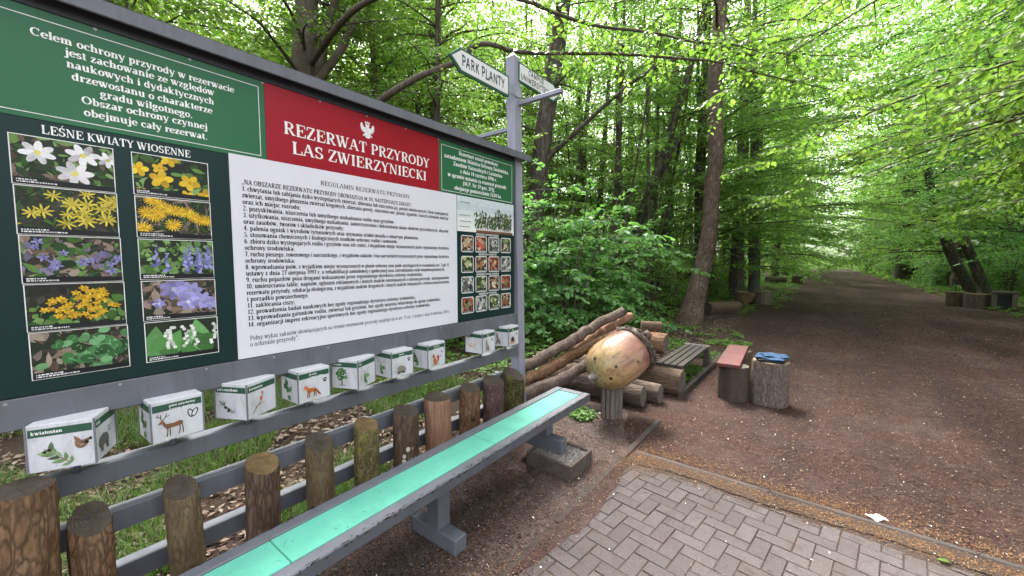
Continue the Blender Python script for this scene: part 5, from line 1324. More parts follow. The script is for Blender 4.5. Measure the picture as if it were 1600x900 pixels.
def tall_tree(seed, H, r, lean, c0, nl, llen, K, size, ns=7, slen=.9, near=False, flat=.4, rise=.35):
    p = Plant(seed); g = p.r; n = 9; t = np.linspace(0, 1, n)
    T = np.stack([lean[0] * t ** 1.3 + np.cumsum(g.normal(0, .05, n)), lean[1] * t ** 1.3 + np.cumsum(g.normal(0, .05, n)), H * t - .1], 1); T[0, :2] = 0
    rad = [r * 1.35, r * 1.02, r * .92, r * .82, r * .68, r * .52, r * .35, r * .2, r * .06]
    P = p.wood(T, rad, None, 12, .05, 28)
    for i in range(nl):
        h = c0 + (1 - c0) * ((i + g.random()) / nl) ** 1.1; k = min(int(h * 27), 26); st = P[k]
        top = (h - c0) / (1 - c0); L_ = llen * (1.1 - .7 * top) * g.uniform(.6, 1.15)
        Q = limb_path(g, st, i * 2.4 + g.normal(0, .5), L_, rise + .5 * top, .35)
        p.wood(Q, max(.012, r * .22 * (1 - .6 * top)), .005, 5, 0, 10)
        p.dress(Q, .12, ns, slen, K, size, near, flat=flat)
    return p
def thin_pole(seed, H, r, lean, K=14):
    p = Plant(seed); g = p.r; n = 7; t = np.linspace(0, 1, n)
    T = np.stack([lean[0] * t ** 1.2 + np.cumsum(g.normal(0, .04, n)), lean[1] * t ** 1.2 + np.cumsum(g.normal(0, .04, n)), H * t - .1], 1); T[0, :2] = 0
    P = p.wood(T, r, r * .3, 8, .05, 20)
    for i in range(15):
        k = g.integers(3, 19); Q = limb_path(g, P[k], g.uniform(0, 6.28), g.uniform(.7, 1.9), .35, .3); p.wood(Q, .012, .004, 4, 0, 8); p.dress(Q, .3, 5, .6, K, .085)
    return p
def bush(seed, H, nst, K, size, near=False, slen=.55, lm=None, ns=6, nlimb=7, spread=.8):
    p = Plant(seed); g = p.r
    for i in range(nst):
        az = i * 2.4 + g.normal(0, .4); tip_ = np.array([math.cos(az), math.sin(az), 0]) * H * spread * g.uniform(.15, .55); h = H * g.uniform(.7, 1.0)
        P = p.wood([np.array([math.cos(az), math.sin(az), 0]) * .08 + [0, 0, -.05], tip_ * .35 + [0, 0, h * .45], tip_ + [0, 0, h]], .022, .006, 6, 0, 10)
        for j in range(nlimb):
            k = g.integers(2, 9); Q = limb_path(g, P[k], g.uniform(0, 6.28), H * g.uniform(.22, .5), .15, .35); p.wood(Q, .008, .003, 4, 0, 6); p.dress(Q, .15, ns, slen, K, size, near, flat=.4)
        p.dress(P, .4, 5, slen, K, size, near)
    return p

# ---------------- trees that can be told apart in the photograph
def hero(seed, name, path, rad, limbs, label, wm, lm, size, K=20, ns=9, slen=.8, near=False, seg=18, cat='tree', twigs=False, droop=.18, rough=.05, flat=.7):
    base = np.array([path[0][0], path[0][1], 0.0]); p = Plant(seed)
    p.wood([np.array(q) - base for q in path], rad, None, seg, rough, 40)
    for pts, r0, r1, kw in limbs:
        Q = p.wood([np.array(q) - base for q in pts], r0, r1, 9, .05, max(10, 5 * len(pts)))
        if kw is not None: p.dress(Q, kw.get('t0', .15), kw.get('n', ns), kw.get('slen', slen), kw.get('K', K), kw.get('size', size), near, twigs=twigs, droop=droop, flat=flat, spread=kw.get('spread', (35, 80)))
    return p, plant_object(p, name, tuple(base), wm, lm, label, cat)

def side_limbs(seed, path, h0, n, L_, r0=.03, az=None, rise=.35, ns=15, slen=.9):
    g = np.random.default_rng(seed); P = smooth_path(path, 60); z = P[:, 2]; out = []
    for i in range(n):
        h = h0 + (z[-1] - .3 - h0) * (i + g.random()) / n; k = int(np.argmin(abs(z - h))); a = g.uniform(0, 6.28) if az is None else g.uniform(*az)
        out.append(([tuple(q) for q in limb_path(g, P[k], a, L_ * g.uniform(.5, 1.15), rise, .35)], r0, .005, dict(n=ns, slen=slen)))
    return out
lp = [(-2.65, 11.0, -.1), (-2.6, 11.08, .35), (-2.53, 11.18, .72), (-2.44, 11.31, 1.4), (-2.33, 11.5, 2.42), (-2.33, 11.6, 3.45), (-2.26, 11.6, 4.28), (-2.30, 11.6, 5.26), (-2.36, 11.65, 6.27), (-2.33, 11.75, 7.28), (-2.33, 11.9, 8.6), (-2.3, 12, 11.5), (-2.2, 12, 14)]
hero(101, 'leaning_tree', lp, [.37, .27, .235, .21, .2, .195, .185, .18, .17, .16, .15, .11, .05], side_limbs(1, lp, 6.8, 26, 2.8, .045, ns=10), 'brown leaning tree trunk with flaking bark in front of the forest', M['trunk_brown'], M['leaf_lime'], .1, 18, 10, 1.0, seg=28, rough=.035)
ivy = [(-6.15, 9.0, -.1), (-6.25, 9.05, .8), (-6.29, 9.09, 1.74), (-6.31, 9.23, 3.54), (-6.24, 9.44, 5.33), (-6.09, 9.71, 7.12), (-5.97, 9.97, 8.92), (-5.8, 10.2, 13)]
arch = ([(-6.3, 9.3, 3.6), (-6.1, 9.33, 4.35), (-5.52, 9.45, 4.85), (-4.57, 9.76, 5.64), (-3.73, 9.96, 6.2), (-2.86, 10.14, 6.45), (-1.6, 10.3, 6.6)], .075, .03, dict(n=16, t0=.45, slen=.8))
p, o = hero(102, 'ivy_tree', ivy, [.36, .30, .27, .25, .24, .23, .21, .1], side_limbs(2, ivy, 2.2, 30, 1.9, .03, ns=9, slen=.7) + [arch], 'thick dark trunk with leafy shoots and one long arching bough just beyond the board post', M['trunk'], M['leaf_mid'], .11, 18, 9, .8, seg=24, rough=.06)
vs1 = [(-4.95, 12.6, -.1), (-4.9, 12.8, 1.5), (-4.74, 12.95, 2.94), (-4.53, 13.2, 3.89), (-4.15, 13.64, 5.48), (-3.62, 14.28, 8.13), (-3.36, 14.63, 9.82), (-3, 15, 13)]
vs2 = ([(-4.82, 12.95, 2.4), (-4.76, 13.19, 3.0), (-4.29, 13.7, 4.57), (-3.68, 14.33, 6.29), (-3.14, 14.86, 7.58), (-2.6, 15.3, 9.0)], .085, .03, dict(n=8, t0=.6))
vs3 = ([(-4.85, 12.9, 2.0), (-4.7, 13.3, 3.6), (-4.1, 14.2, 6.0), (-3.7, 14.9, 9.0)], .06, .025, dict(n=8, t0=.6))
hero(103, 'forked_tree', vs1, [.17, .15, .135, .125, .115, .1, .08, .03], side_limbs(3, vs1, 5.5, 16, 2.2) + [vs2, vs3], 'dark forked tree leaning with several parallel stems', M['trunk'], M['leaf_mid'], .1, 16, 9)
t2 = [(-2.75, 19.36, -.1), (-2.8, 19.4, 1.2), (-2.83, 19.49, 2.38), (-2.81, 19.72, 4.87), (-2.83, 19.93, 7.36), (-2.88, 20.13, 10.14), (-2.9, 20.2, 16)]
hero(104, 'straight_tree', t2, [.34, .27, .25, .24, .22, .2, .06], side_limbs(4, t2, 1.6, 34, 2.8, .03), 'straight dark trunk right behind the leaning tree, left of a thinner one', M['trunk'], M['leaf_mid'], .12, 16, 9, .9)
t3 = [(-2.2, 20.0, -.1), (-2.25, 20.1, 1.2), (-2.31, 20.15, 2.39), (-2.48, 20.46, 7.43), (-2.62, 20.59, 10.24), (-2.7, 20.6, 15)]
hero(105, 'straight_tree', t3, [.25, .2, .19, .17, .15, .05], side_limbs(5, t3, 1.4, 34, 3.0, .03, az=(-1.2, 1.4)), 'thinner straight trunk nearest the path behind the far stumps', M['trunk_grey'], M['leaf_mid'], .12, 16, 9, .9)
# trees behind the board
tb = [(-8.2, 3.5, -.1), (-8.22, 3.6, 1.0), (-8.26, 3.73, 2.4), (-8.47, 3.86, 5.1), (-8.45, 3.97, 6.14), (-8.46, 4.03, 7.2), (-8.6, 4.1, 12)]
LA = ([(-8.3, 3.8, 3.0), (-7.4, 3.4, 3.15), (-6.2, 3.1, 3.35), (-4.64, 3.17, 3.76), (-4.25, 3.5, 4.06), (-3.86, 3.83, 4.26), (-3.65, 3.88, 4.4), (-3.4, 3.94, 4.36), (-3.1, 4.17, 4.26), (-2.11, 4.95, 4.24), (-1.52, 5.4, 4.18), (-1.14, 5.7, 4.14), (-.61, 6.09, 3.96), (0.2, 6.9, 3.8)], [.07, .05, .02, .004], None, dict(n=46, t0=.42, slen=.75, K=16, size=.095, spread=(25, 90)))
LB = ([(-8.45, 4.0, 5.6), (-6.0, 3.6, 5.6), (-4.2, 3.7, 5.3), (-3.1, 4.23, 4.92), (-2.84, 4.42, 4.78), (-2.38, 4.76, 4.6), (-1.99, 5.06, 4.54), (-1.67, 5.31, 4.48), (-1.4, 5.51, 4.39), (-1.02, 5.81, 4.37), (-.62, 6.1, 4.25), (.4, 6.9, 4.2)], [.06, .045, .018, .004], None, dict(n=46, t0=.4, slen=.85, K=16, size=.095, spread=(25, 90)))
LC = ([(-8.45, 3.95, 4.0), (-8.27, 3.75, 4.75), (-8.05, 4.02, 5.25), (-7.75, 4.3, 5.8), (-7.5, 4.6, 6.6), (-7.2, 5, 7.6)], .10, .05, dict(n=12, t0=.5, slen=.8, size=.1))
LD = ([(-8.47, 3.86, 5.0), (-8.33, 4.15, 5.62), (-8.29, 4.3, 6.27), (-8.1, 4.6, 7.6)], .11, .07, None)
hero(106, 'broad_tree', tb, [.34, .3, .27, .24, .22, .2, .1], [LA, LB, LC, LD] + side_limbs(6, tb, 4.2, 34, 2.6, .04), 'big tree behind the board whose long boughs reach over the sign post', M['limb'], M['leaf_lime'], .1, 16, 9, .85, seg=20, twigs=True)

tc_ = [(-9.8, 8.3, -.1), (-9.8, 8.3, 2), (-9.7, 8.4, 5), (-9.6, 8.5, 9), (-9.5, 8.5, 14)]
hero(114, 'broad_tree', tc_, [.24, .2, .17, .14, .04], side_limbs(21, tc_, 2.2, 80, 3.6, .04, ns=18), 'leafy tree that fills the view behind the PARK PLANTY sign', M['trunk'], M['leaf_lime'], .1, 16, 18, 1.0)
td_ = [(-6.9, 5.9, -.1), (-6.9, 5.9, 2), (-6.8, 6.0, 5), (-6.7, 6.0, 8), (-6.6, 6, 11)]
hero(115, 'young_tree', td_, [.10, .085, .07, .05, .02], side_limbs(22, td_, 2.4, 56, 2.1, .02, ns=18), 'young tree with fine leaves close behind the right end of the board', M['trunk'], M['leaf_mid'], .085, 16, 18, .8)
# overhead boughs: trees standing just outside the right of the view reach over the path
ro = [(5.3, 3.2, -.1), (5.2, 3.25, 2), (5.15, 3.3, 4), (5.1, 3.4, 7), (5, 3.5, 12)]
g = np.random.default_rng(77); lim = []
for i in range(64):
    z = g.uniform(2.5, 6.0); a = g.uniform(1.25, 2.7); L_ = g.uniform(3.2, 7.5)
    lim.append(([tuple(q) for q in limb_path(g, (5.15, 3.35, z), a, L_, .25, .26)], .026, .004, dict(n=34, t0=.15, slen=.9, K=18)))
hero(107, 'overhanging_tree', ro, [.3, .26, .24, .2, .08], lim, 'lime green tree reaching its boughs over the path from outside', M['limb'], M['leaf_lime'], .095, 16, 20, .85, True, twigs=True)
r2 = [(5.9, 9.2, -.1), (5.9, 9.2, 2), (5.8, 9.3, 4), (5.8, 9.4, 8), (5.8, 9.5, 13)]
lim = []
for i in range(60):
    z = g.uniform(2.4, 9.5); a = g.uniform(1.5, 4.0); L_ = g.uniform(2.4, 6.2)
    lim.append(([tuple(q) for q in limb_path(g, (5.85, 9.3, z), a, L_, .25, .28)], .028, .005, dict(n=32, t0=.15, slen=1.0, K=18)))
hero(108, 'overhanging_tree', r2, [.26, .22, .2, .17, .06], lim, 'second tree over the path whose lime boughs hang before the dark wood', M['limb'], M['leaf_lime'], .1, 16, 20, .9, True, twigs=True)
for i, (x, y, n_, a0, a1, lb) in enumerate(((5.7, 15.0, 54, 1.6, 4.4, 'third tree over the path, behind the second, with low lime boughs'), (6.2, 20.5, 54, 1.6, 4.6, 'fourth tree over the path, nearest to the far bench and stumps'), (-3.6, 16.2, 44, -1.3, 1.5, 'tree left of the path that sends boughs across between leaning and straight trunks'))):
    rp = [(x, y, -.1), (x, y, 2), (x - .1, y + .1, 5), (x, y, 9), (x, y, 15)]; lim = []
    for _ in range(n_):
        z = g.uniform(2.3, 11.5); a = g.uniform(a0, a1); L_ = g.uniform(2.8, 7.6)
        lim.append(([tuple(q) for q in limb_path(g, (x - .05, y, z), a, L_, .28, .3)], .03, .006, dict(n=38, t0=.1, slen=1.1, K=18)))
    hero(131 + i, 'overhanging_tree', rp, [.24, .2, .18, .15, .05], lim, lb, M['trunk'], (M['leaf_mid'], M['leaf_cool'], M['leaf_mid'])[i], .12, 16, 20, .9, False)
# right hand trees
v1 = [(5.75, 27.0, -.1), (5.63, 27.17, .2), (5.0, 26.79, 1.4), (4.34, 26.43, 3.2), (3.8, 26.2, 5.5), (3.4, 26, 10)]
hero(109, 'slanting_tree', v1, [.32, .24, .21, .18, .15, .05], side_limbs(9, v1, 2.4, 30, 3.4, .04, ns=9), 'dark trunk slanting towards the path behind the far bench', M['trunk'], M['leaf_mid'], .13, 15, 9, 1.0)
v2 = [(6.2, 28.2, -.1), (6.1, 28.2, .4), (5.85, 28.09, 1.24), (5.31, 27.8, 2.75), (5.1, 27.77, 4.2), (5.0, 27.7, 10)]
hero(110, 'slanting_tree', v2, [.3, .23, .19, .17, .14, .05], side_limbs(10, v2, 2.4, 30, 3.2, .04, ns=9), 'steeper dark trunk beside the slanting one behind the far bench', M['trunk'], M['leaf_mid'], .13, 15, 9, 1.0)
for i, (x, y, r_, lb) in enumerate(((5.35, 44.5, .5, 'first of two thick trunks standing close together on the verge'), (6.75, 46.5, .5, 'second of two thick trunks standing close together on the verge'))):
    v_ = [(x, y, -.1), (x, y, .6), (x + .1, y, 3), (x, y, 7), (x, y, 15)]
    hero(111 + i, 'thick_tree', v_, [r_ * 1.4, r_ * 1.05, r_ * .9, r_ * .75, .08], side_limbs(11 + i, v_, 2.3, 34, 4.5, .05, ns=9), lb, M['trunk'], M['leaf_mid'], .2, 13, 9, 1.4)

# ---------------- linden saplings and bushes near the board
bush_spots = [(-4.1, 7.3, 3.7, .15, 'large soft leaved sapling between board post and leaning trunk', 201), (-5.2, 6.1, 3.3, .14, 'bright green sapling close beside the board post', 202), (-3.9, 9.2, 2.9, .14, 'leafy sapling just left of the leaning trunk', 203), (-5.0, 8.3, 2.6, .12, 'sapling in the shade of the dark arching tree', 204)]
for i, (x, y, H, sz, lb, sd) in enumerate(bush_spots):
    plant_object(bush(sd, H, 6, 11, sz, True, .62, ns=6, nlimb=6), 'sapling', (x, y, 0), M['limb'], M['leaf_cool'], lb, 'sapling', None, 0, 'stem', 'foliage')

def scatter(rng, n, xr, yr, dmin, avoid):
    pts = []
    for _ in range(n * 40):
        if len(pts) >= n: break
        x, y = rng.uniform(*xr), rng.uniform(*yr)
        if avoid(x, y): continue
        if all((x - a) ** 2 + (y - b) ** 2 > dmin ** 2 for a, b in pts): pts.append((x, y))
    return pts
rng = np.random.default_rng(2024)
def fam(protos, name, spots, label, cat, group, scl=(.85, 1.2), parts=('trunk', 'crown')):
    roots = [plant_object(p_, name, (0, 0, 0), wm, lm, label, cat, group, 0, *parts) for p_, wm, lm in protos]; used = [False] * len(roots)
    for i, (x, y) in enumerate(spots):
        k = i % len(roots); o = roots[k] if not used[k] else copy_tree(roots[k]); used[k] = True
        o.location = (x, y, 0); o.rotation_euler = (0, 0, rng.uniform(0, 6.28)); s_ = rng.uniform(*scl); o.scale = (s_, s_, s_ * rng.uniform(.9, 1.1))
def lo(x): return x
tallp = [(tall_tree(300 + i, H, r_, ln, c0, nl, ll, 16, .14, 15, 1.1, flat=.6), M['trunk'], M['leaf_mid']) for i, (H, r_, ln, c0, nl, ll) in enumerate(((15, .14, (.6, .3), .12, 46, 3.0), (17, .17, (-.5, .8), .16, 50, 3.3), (13, .11, (1.2, -.4), .1, 44, 2.6), (16, .2, (.2, -.9), .2, 48, 3.4)))]
left = scatter(rng, 26, (-17, -3.4), (12, 42), 2.0, lambda x, y: x > -3.4 - .0 * y)
left2 = scatter(rng, 38, (-22, -8.0), (-6, 15), 1.7, lambda x, y: x > -9.5 and y < 6)
fam(tallp, 'forest_tree', left, 'slim dark forest tree standing in the wood beyond the leaning trunk', 'tree', 'forest trees in the wood left of the path')
tallp2 = [(tall_tree(320 + i, H, r_, ln, c0, nl, ll, 16, .13, 15, 1.0, flat=.6), M['trunk'], M['leaf_lime']) for i, (H, r_, ln, c0, nl, ll) in enumerate(((11, .12, (.6, .3), .12, 66, 3.2), (9, .10, (-.5, .4), .1, 60, 3.0)))]
fam(tallp2, 'forest_tree', left2, 'light green tree standing in the wood behind the notice board', 'tree', 'forest trees behind the notice board')
right = scatter(rng, 26, (6.2, 18), (13, 45), 2.2, lambda x, y: x < 6.5 + .0 * y)
tallp3 = [(tall_tree(340 + i, H, r_, ln, c0, nl, ll, 16, .14, 15, 1.1, flat=.6), M['trunk'], M['leaf_cool']) for i, (H, r_, ln, c0, nl, ll) in enumerate(((14, .15, (.6, .3), .08, 50, 3.2), (16, .18, (-.5, .8), .1, 52, 3.4)))]
fam(tallp3, 'forest_tree', right, 'dark green tree standing in the shady wood across the path', 'tree', 'forest trees in the wood right of the path')
edge = [(-2.6 - .4 * (i % 3), 23.5 + 4.2 * i) for i in range(15)] + [(5.9 + .7 * (i % 3), 31.5 + 4.4 * i) for i in range(15)]
fam([(tall_tree(360 + i, 17, .17, (l_, .3),  .11, 40, 4.6, 16, .17, 15, 1.35, flat=.7, rise=.16), M['trunk'], M['leaf_mid']) for i, l_ in enumerate((.5, -.5))], 'avenue_tree', edge, 'tall tree at the path edge with boughs meeting over the path', 'tree', 'avenue trees lining the path')
poles = scatter(rng, 60, (-15, -3.6), (11, 34), .8, lambda x, y: False)
fam([(thin_pole(400 + i, H, r_, ln), M['trunk'], M['leaf_mid']) for i, (H, r_, ln) in enumerate(((9, .045, (1.5, .3)), (11, .06, (-.4, 1.2)), (8, .035, (.3, -.8)), (10, .05, (2.2, 1.0))))], 'thin_tree', poles, 'thin pole like young tree among many in the wood', 'tree', 'thin young trees in the wood')
us = scatter(rng, 34, (-13, -3.2), (10.5, 40), 1.2, lambda x, y: False) + scatter(rng, 12, (-12, -5.6), (3.0, 9), 1.3, lambda x, y: False)
fam([(bush(420 + i, H, 5, 11, .1, False, .6, ns=6, nlimb=7), M['limb'], M['leaf_mid']) for i, H in enumerate((2.4, 3.2, 1.8))], 'undergrowth_bush', us, 'low green bush growing under the trees of the wood', 'bush', 'bushes under the trees left of the path', (.7, 1.2), ('stem', 'foliage'))
us = scatter(rng, 26, (5.6, 16), (17, 48), 1.6, lambda x, y: x < 6.0 and y < 32) + scatter(rng, 16, (5.3, 8.5), (29, 70), 1.8, lambda x, y: False)
fam([(bush(440 + i, H, 5, 11, .11, False, .7, ns=6, nlimb=7), M['limb'], M['leaf_cool']) for i, H in enumerate((2.4, 3.2))], 'undergrowth_bush', us, 'low dark bush growing in the shade across the path', 'bush', 'bushes under the trees right of the path', (.7, 1.2), ('stem', 'foliage'))

# ---------------- far wood: one mass of foliage and stems that nobody could count
def far_mass(n, seed):
    g = np.random.default_rng(seed); P = []; MI = []
    def slab(m, xr, yr, zr, sz, mi=0):
        c = np.stack([g.uniform(*xr, m // 9), g.uniform(*yr, m // 9), g.uniform(*zr, m // 9)], 1)
        p_ = np.repeat(c, 9, 0) + g.normal(0, 1, (m // 9 * 9, 3)) * np.array([.9, .9, .28]); P.append((p_, np.full(len(p_), sz))); MI.append(np.full(len(p_), mi))
    slab(75000, (-42, -14), (14, 75), (0.3, 13), .26, 2); slab(36000, (-42, -14), (20, 75), (13, 27), .3, 2); slab(150000, (-38, -15), (-14, 20), (.3, 19), .2, 2)
    slab(100000, (13, 40), (24, 85), (.2, 26), .26)
    slab(52000, (-16, -2.5), (42, 100), (.3, 24), .28); slab(52000, (6.5, 18), (44, 105), (.3, 24), .28)
    slab(40000, (-16, 18), (100, 130), (.2, 18), .3, 0); slab(9000, (-4, 8), (92, 104), (.2, 2.2), .2, 0)
    slab(36000, (-3.5, 7.5), (46, 104), (5.2, 28), .28, 0); slab(30000, (-4, 8), (24, 48), (9, 26), .22, 0)
    pos = np.vstack([a for a, b in P]); sz = np.concatenate([b for a, b in P])
    pos[:, 2] = np.maximum(pos[:, 2], .1)
    N = len(pos); return np.concatenate(MI), leaves(pos, g.normal(0, 1, (N, 3)) * np.array([1, 1, .35]), np.array([0, 0, 1]) + g.normal(0, .5, (N, 3)), sz * g.uniform(.6, 1.3, N), .75)
LM_, (V, F) = far_mass(0, 5)
g = np.random.default_rng(8); tv, tf = [V], [F]; nv = len(V); nl_ = len(F)
for _ in range(170):
    if g.random() < .6: x, y = g.uniform(-40, -9), g.uniform(2, 75)
    else: x, y = g.uniform(9, 38), g.uniform(35, 85)
    a = g.normal(0, .7, 2); v, f, _, _ = tube_geo([(x, y, -.1), (x + a[0] * .4, y + a[1] * .4, 6), (x + a[0], y + a[1], 15)], [g.uniform(.12, .3), .14, .05], 6)
    tv.append(v); tf.append(f + nv); nv += len(v)
me = np_mesh('distant_wood', np.vstack(tv), np.vstack(tf), [M['leaf_mid'], M['trunk'], M['leaf_lime']], np.r_[LM_, np.ones(sum(len(f) for f in tf[1:]), int)])
tag(link('distant_wood', me), 'far off green wood that closes the view behind the trees', 'wood', kind='stuff')

# ---------------- ground cover, grass, litter
g = np.random.default_rng(31)
def cover(n, xr, yr, size, zr, keep):
    x, y = g.uniform(*xr, n), g.uniform(*yr, n); k = keep(x, y); x, y = x[k], y[k]; m = 5
    c = np.stack([x, y, g.uniform(*zr, len(x))], 1); a = g.uniform(0, 6.28, len(x))[:, None] + np.arange(m) * 2 * np.pi / m + g.normal(0, .3, (len(x), m))
    d = np.stack([np.cos(a), np.sin(a), g.uniform(-.35, .25, a.shape)], -1); pos = np.repeat(c[:, None], m, 1) + d * size * .15
    nrm = np.array([0, 0, 1.0]) + g.normal(0, .3, d.shape)
    return leaves(pos.reshape(-1, 3), d.reshape(-1, 3), nrm.reshape(-1, 3), size * g.uniform(.6, 1.25, len(x) * m), .62, size < .07)
def patchy(x, y, s, th, ph=0.0):
    return (np.sin(x * s + ph) * np.sin(y * s * .83 + 1.7 + ph) + .6 * np.sin(x * s * 2.3 + y * s * 1.9 + ph) + .5 * np.sin(y * s * 3.1 - x * s * 1.3)) > th
parts_ = [
 cover(7500, (-11, -2.75), (2.6, 10.6), .05, (.03, .17), lambda x, y: patchy(x, y, 1.5, -.75) & ~((x > -3.6) & (y < 3.9)) & ((x + 2.62) ** 2 + (y - 11) ** 2 > .8)),
 cover(1500, (-2.75, -.85), (7.2, 10.0), .04, (.01, .07), lambda x, y: patchy(x, y, 2.1, .05) & (x < -.9 - .35 * abs(y - 8.5))),
 cover(420, (-1.75, -1.25), (4.9, 7.3), .045, (.02, .09), lambda x, y: patchy(x, y, 4, .0)),
 cover(120, (-2.0, -1.72), (3.35, 3.75), .035, (.01, .06), lambda x, y: (x + 1.86) ** 2 + (y - 3.56) ** 2 < .02),
 cover(5200, (-5, -.8), (12.6, 42), .075, (.02, .16), lambda x, y: (x < np.interp(y, [12, 14, 17, 24, 42], [-1.9, -1.3, -.95, -1.0, -1.0]) + .25 * np.sin(y * 1.7)) & patchy(x, y, .9, -.7) & ~((x < -1.75) & (y < 14.2))),
 cover(6500, (3.9, 9), (11, 62), .09, (.02, .16), lambda x, y: (x > np.interp(y, [11, 16, 20, 30, 60], [4.9, 4.5, 4.3, 4.45, 4.7]) + .2 * np.sin(y * 1.3)) & patchy(x, y, .8, -.9)),
 cover(9000, (-20, -3), (10.5, 45), .11, (.02, .25), lambda x, y: patchy(x, y, .5, -.6)),
 cover(6000, (8, 26), (18, 60), .13, (.02, .25), lambda x, y: patchy(x, y, .5, -.7)),
 cover(3200, (-4, 8), (42, 120), .16, (.02, .2), lambda x, y: (x < -1.1) | (x > 4.7)),
 cover(2500, (-13, -6), (-3, 4), .06, (.02, .2), lambda x, y: patchy(x, y, 1.2, -.5)),
]
vs_, fs_, nn = [], [], 0
for V, F in parts_: vs_.append(V); fs_.append(F + nn); nn += len(V)
tag(link('ground_cover', np_mesh('ground_cover', np.vstack(vs_), np.vstack(fs_), M['leaf_low'])), 'low leafy green plants covering the forest floor', 'ground cover', kind='stuff')
# grass behind the board and along the rails
def grass(n, xr, yr, keep, h=(.06, .2)):
    x, y = g.uniform(*xr, n), g.uniform(*yr, n); k = keep(x, y); x, y = x[k], y[k]; m = len(x); a = g.uniform(0, 6.28, m); hh = g.uniform(*h, m); ln = g.uniform(.2, 1.0, m) * hh; w_ = g.uniform(.0018, .004, m)
    d = np.stack([np.cos(a), np.sin(a), np.zeros(m)], 1); s_ = np.stack([-d[:, 1], d[:, 0], np.zeros(m)], 1) * w_[:, None]; b = np.stack([x, y, np.full(m, -.01)], 1); up = np.array([0, 0, 1.0])
    p1 = b + d * (ln * .3)[:, None] + up * (hh * .6)[:, None]; p2 = b + d * ln[:, None] + up * (hh * .92)[:, None]
    V = np.stack([b - s_, b + s_, p1 + s_ * .8, p1 - s_ * .8, p2 + s_ * .25, p2 - s_ * .25], 1).reshape(-1, 3); q = np.arange(m)[:, None] * 6
    return V, np.concatenate([q + np.array([0, 1, 2, 3]), q + np.array([3, 2, 4, 5])], 1).reshape(-1, 4)
gv, gf, nn = [], [], 0
for V, F in (grass(60000, (-7.5, -2.55), (-2.5, 3.6), lambda x, y: patchy(x, y, 1.7, -.15, .6) & (x < -2.65)), grass(9000, (-2.75, -2.36), (-1, 3.0), lambda x, y: patchy(x, y, 3.1, .1), (.05, .15)),
             grass(700, (-2.1, -1.7), (3.3, 3.8), lambda x, y: (x + 1.88) ** 2 + (y - 3.55) ** 2 < .02, (.03, .08)), grass(160, (-1.9, -1.3), (1.6, 2.4), lambda x, y: (x + 1.55) ** 2 + (y - 1.9) ** 2 < .0012, (.02, .05))):
    gv.append(V); gf.append(F + nn); nn += len(V)
tag(link('grass', np_mesh('grass', np.vstack(gv), np.vstack(gf), M['grass'])), 'grass growing behind the notice board and its rails', 'grass', kind='stuff')
# litter: chips, husks and dead leaves lying on the soil
M['litter'] = island_mat('leaf_litter', [(0, (.016, .010, .008)), (.3, (.045, .028, .022)), (.6, (.082, .052, .040)), (.82, (.12, .074, .048)), (.92, (.19, .115, .065)), (.985, (.27, .19, .13)), (1, (.5, .45, .38))])
M['husk'] = island_mat('orange_husks', [(0, (.07, .035, .018)), (.4, (.14, .066, .026)), (.8, (.23, .118, .045)), (1, (.34, .22, .11))])
M['dead_leaf'] = island_mat('dead_leaves', [(0, (.06, .04, .03)), (.4, (.14, .095, .07)), (.75, (.22, .165, .125)), (1, (.33, .27, .22))])
def chips(x, y, z, size, asp=.45):
    m = len(x); a = g.uniform(0, 6.28, m); d = np.stack([np.cos(a), np.sin(a), g.normal(0, .18, m)], 1); nrm = np.array([0, 0, 1.0]) + g.normal(0, .28, (m, 3))
    return leaves(np.stack([x, y, z], 1), d, nrm, size, asp)
def region(n, fx, keep=None):
    x, y = fx(n)
    if keep is not None: k = keep(x, y); x, y = x[k], y[k]
    return x, y
def join(lst, name, mat, label, cat):
    vs_, fs_, nn = [], [], 0
    for V, F in lst: vs_.append(V); fs_.append(F + nn); nn += len(V)
    tag(link(name, np_mesh(name, np.vstack(vs_), np.vstack(fs_), mat)), label, cat, kind='stuff')
def path_pts(n):
    d = 1.6 + 18 * g.random(n) ** 1.9; a = g.uniform(R(-70), R(20), n); return d * np.sin(a), d * np.cos(a)
onpave = lambda x, y: (x > -1.2) & (y < 3.15)
x, y = region(240000, path_pts, lambda x, y: (x > -2.6) & ~onpave(x, y) & (np.hypot(x + .385, y - 5.24) > .2))
dist = np.hypot(x, y); L1 = chips(x, y, g.uniform(.001, .009, len(x)), g.uniform(.007, .021, len(x)) * (.75 + .1 * dist), .32)
x, y = region(11000, lambda n: (g.uniform(-1.15, 3, n), g.uniform(.4, 3.1, n)), lambda x, y: patchy(x, y, 2.3, -.2)); L2_ = chips(x, y, g.uniform(.014, .018, len(x)), g.uniform(.004, .011, len(x)), .4)
x, y = region(30000, lambda n: (g.uniform(-2.5, -1.2, n), g.uniform(.3, 3.6, n))); L3 = chips(x, y, g.uniform(.001, .009, len(x)), g.uniform(.006, .02, len(x)), .35)
x, y = region(1500, path_pts, lambda x, y: (x > -2.5) & ~onpave(x, y)); x2_, y2_ = g.uniform(-2.5, 2.5, 900), g.uniform(.5, 3.1, 900); L4 = chips(np.r_[x, x2_], np.r_[y, y2_], np.where(onpave(np.r_[x, x2_], np.r_[y, y2_]), .018, .012), g.uniform(.02, .06, len(x) + 900), .07)
xb = g.uniform(-.15, .15, 150); yb2 = g.uniform(-1.5, 1.5, 150); cb, sb_ = math.cos(R(1)), math.sin(R(1)); L5 = chips(-1.66 + xb * cb - yb2 * sb_, 1.5 + xb * sb_ + yb2 * cb, np.full(150, .4535), g.uniform(.005, .014, 150), .3)
join([L1, L2_, L3, L4, L5], 'leaf_litter', M['litter'], 'brown chips and leaf bits strewn over path and soil', 'litter')
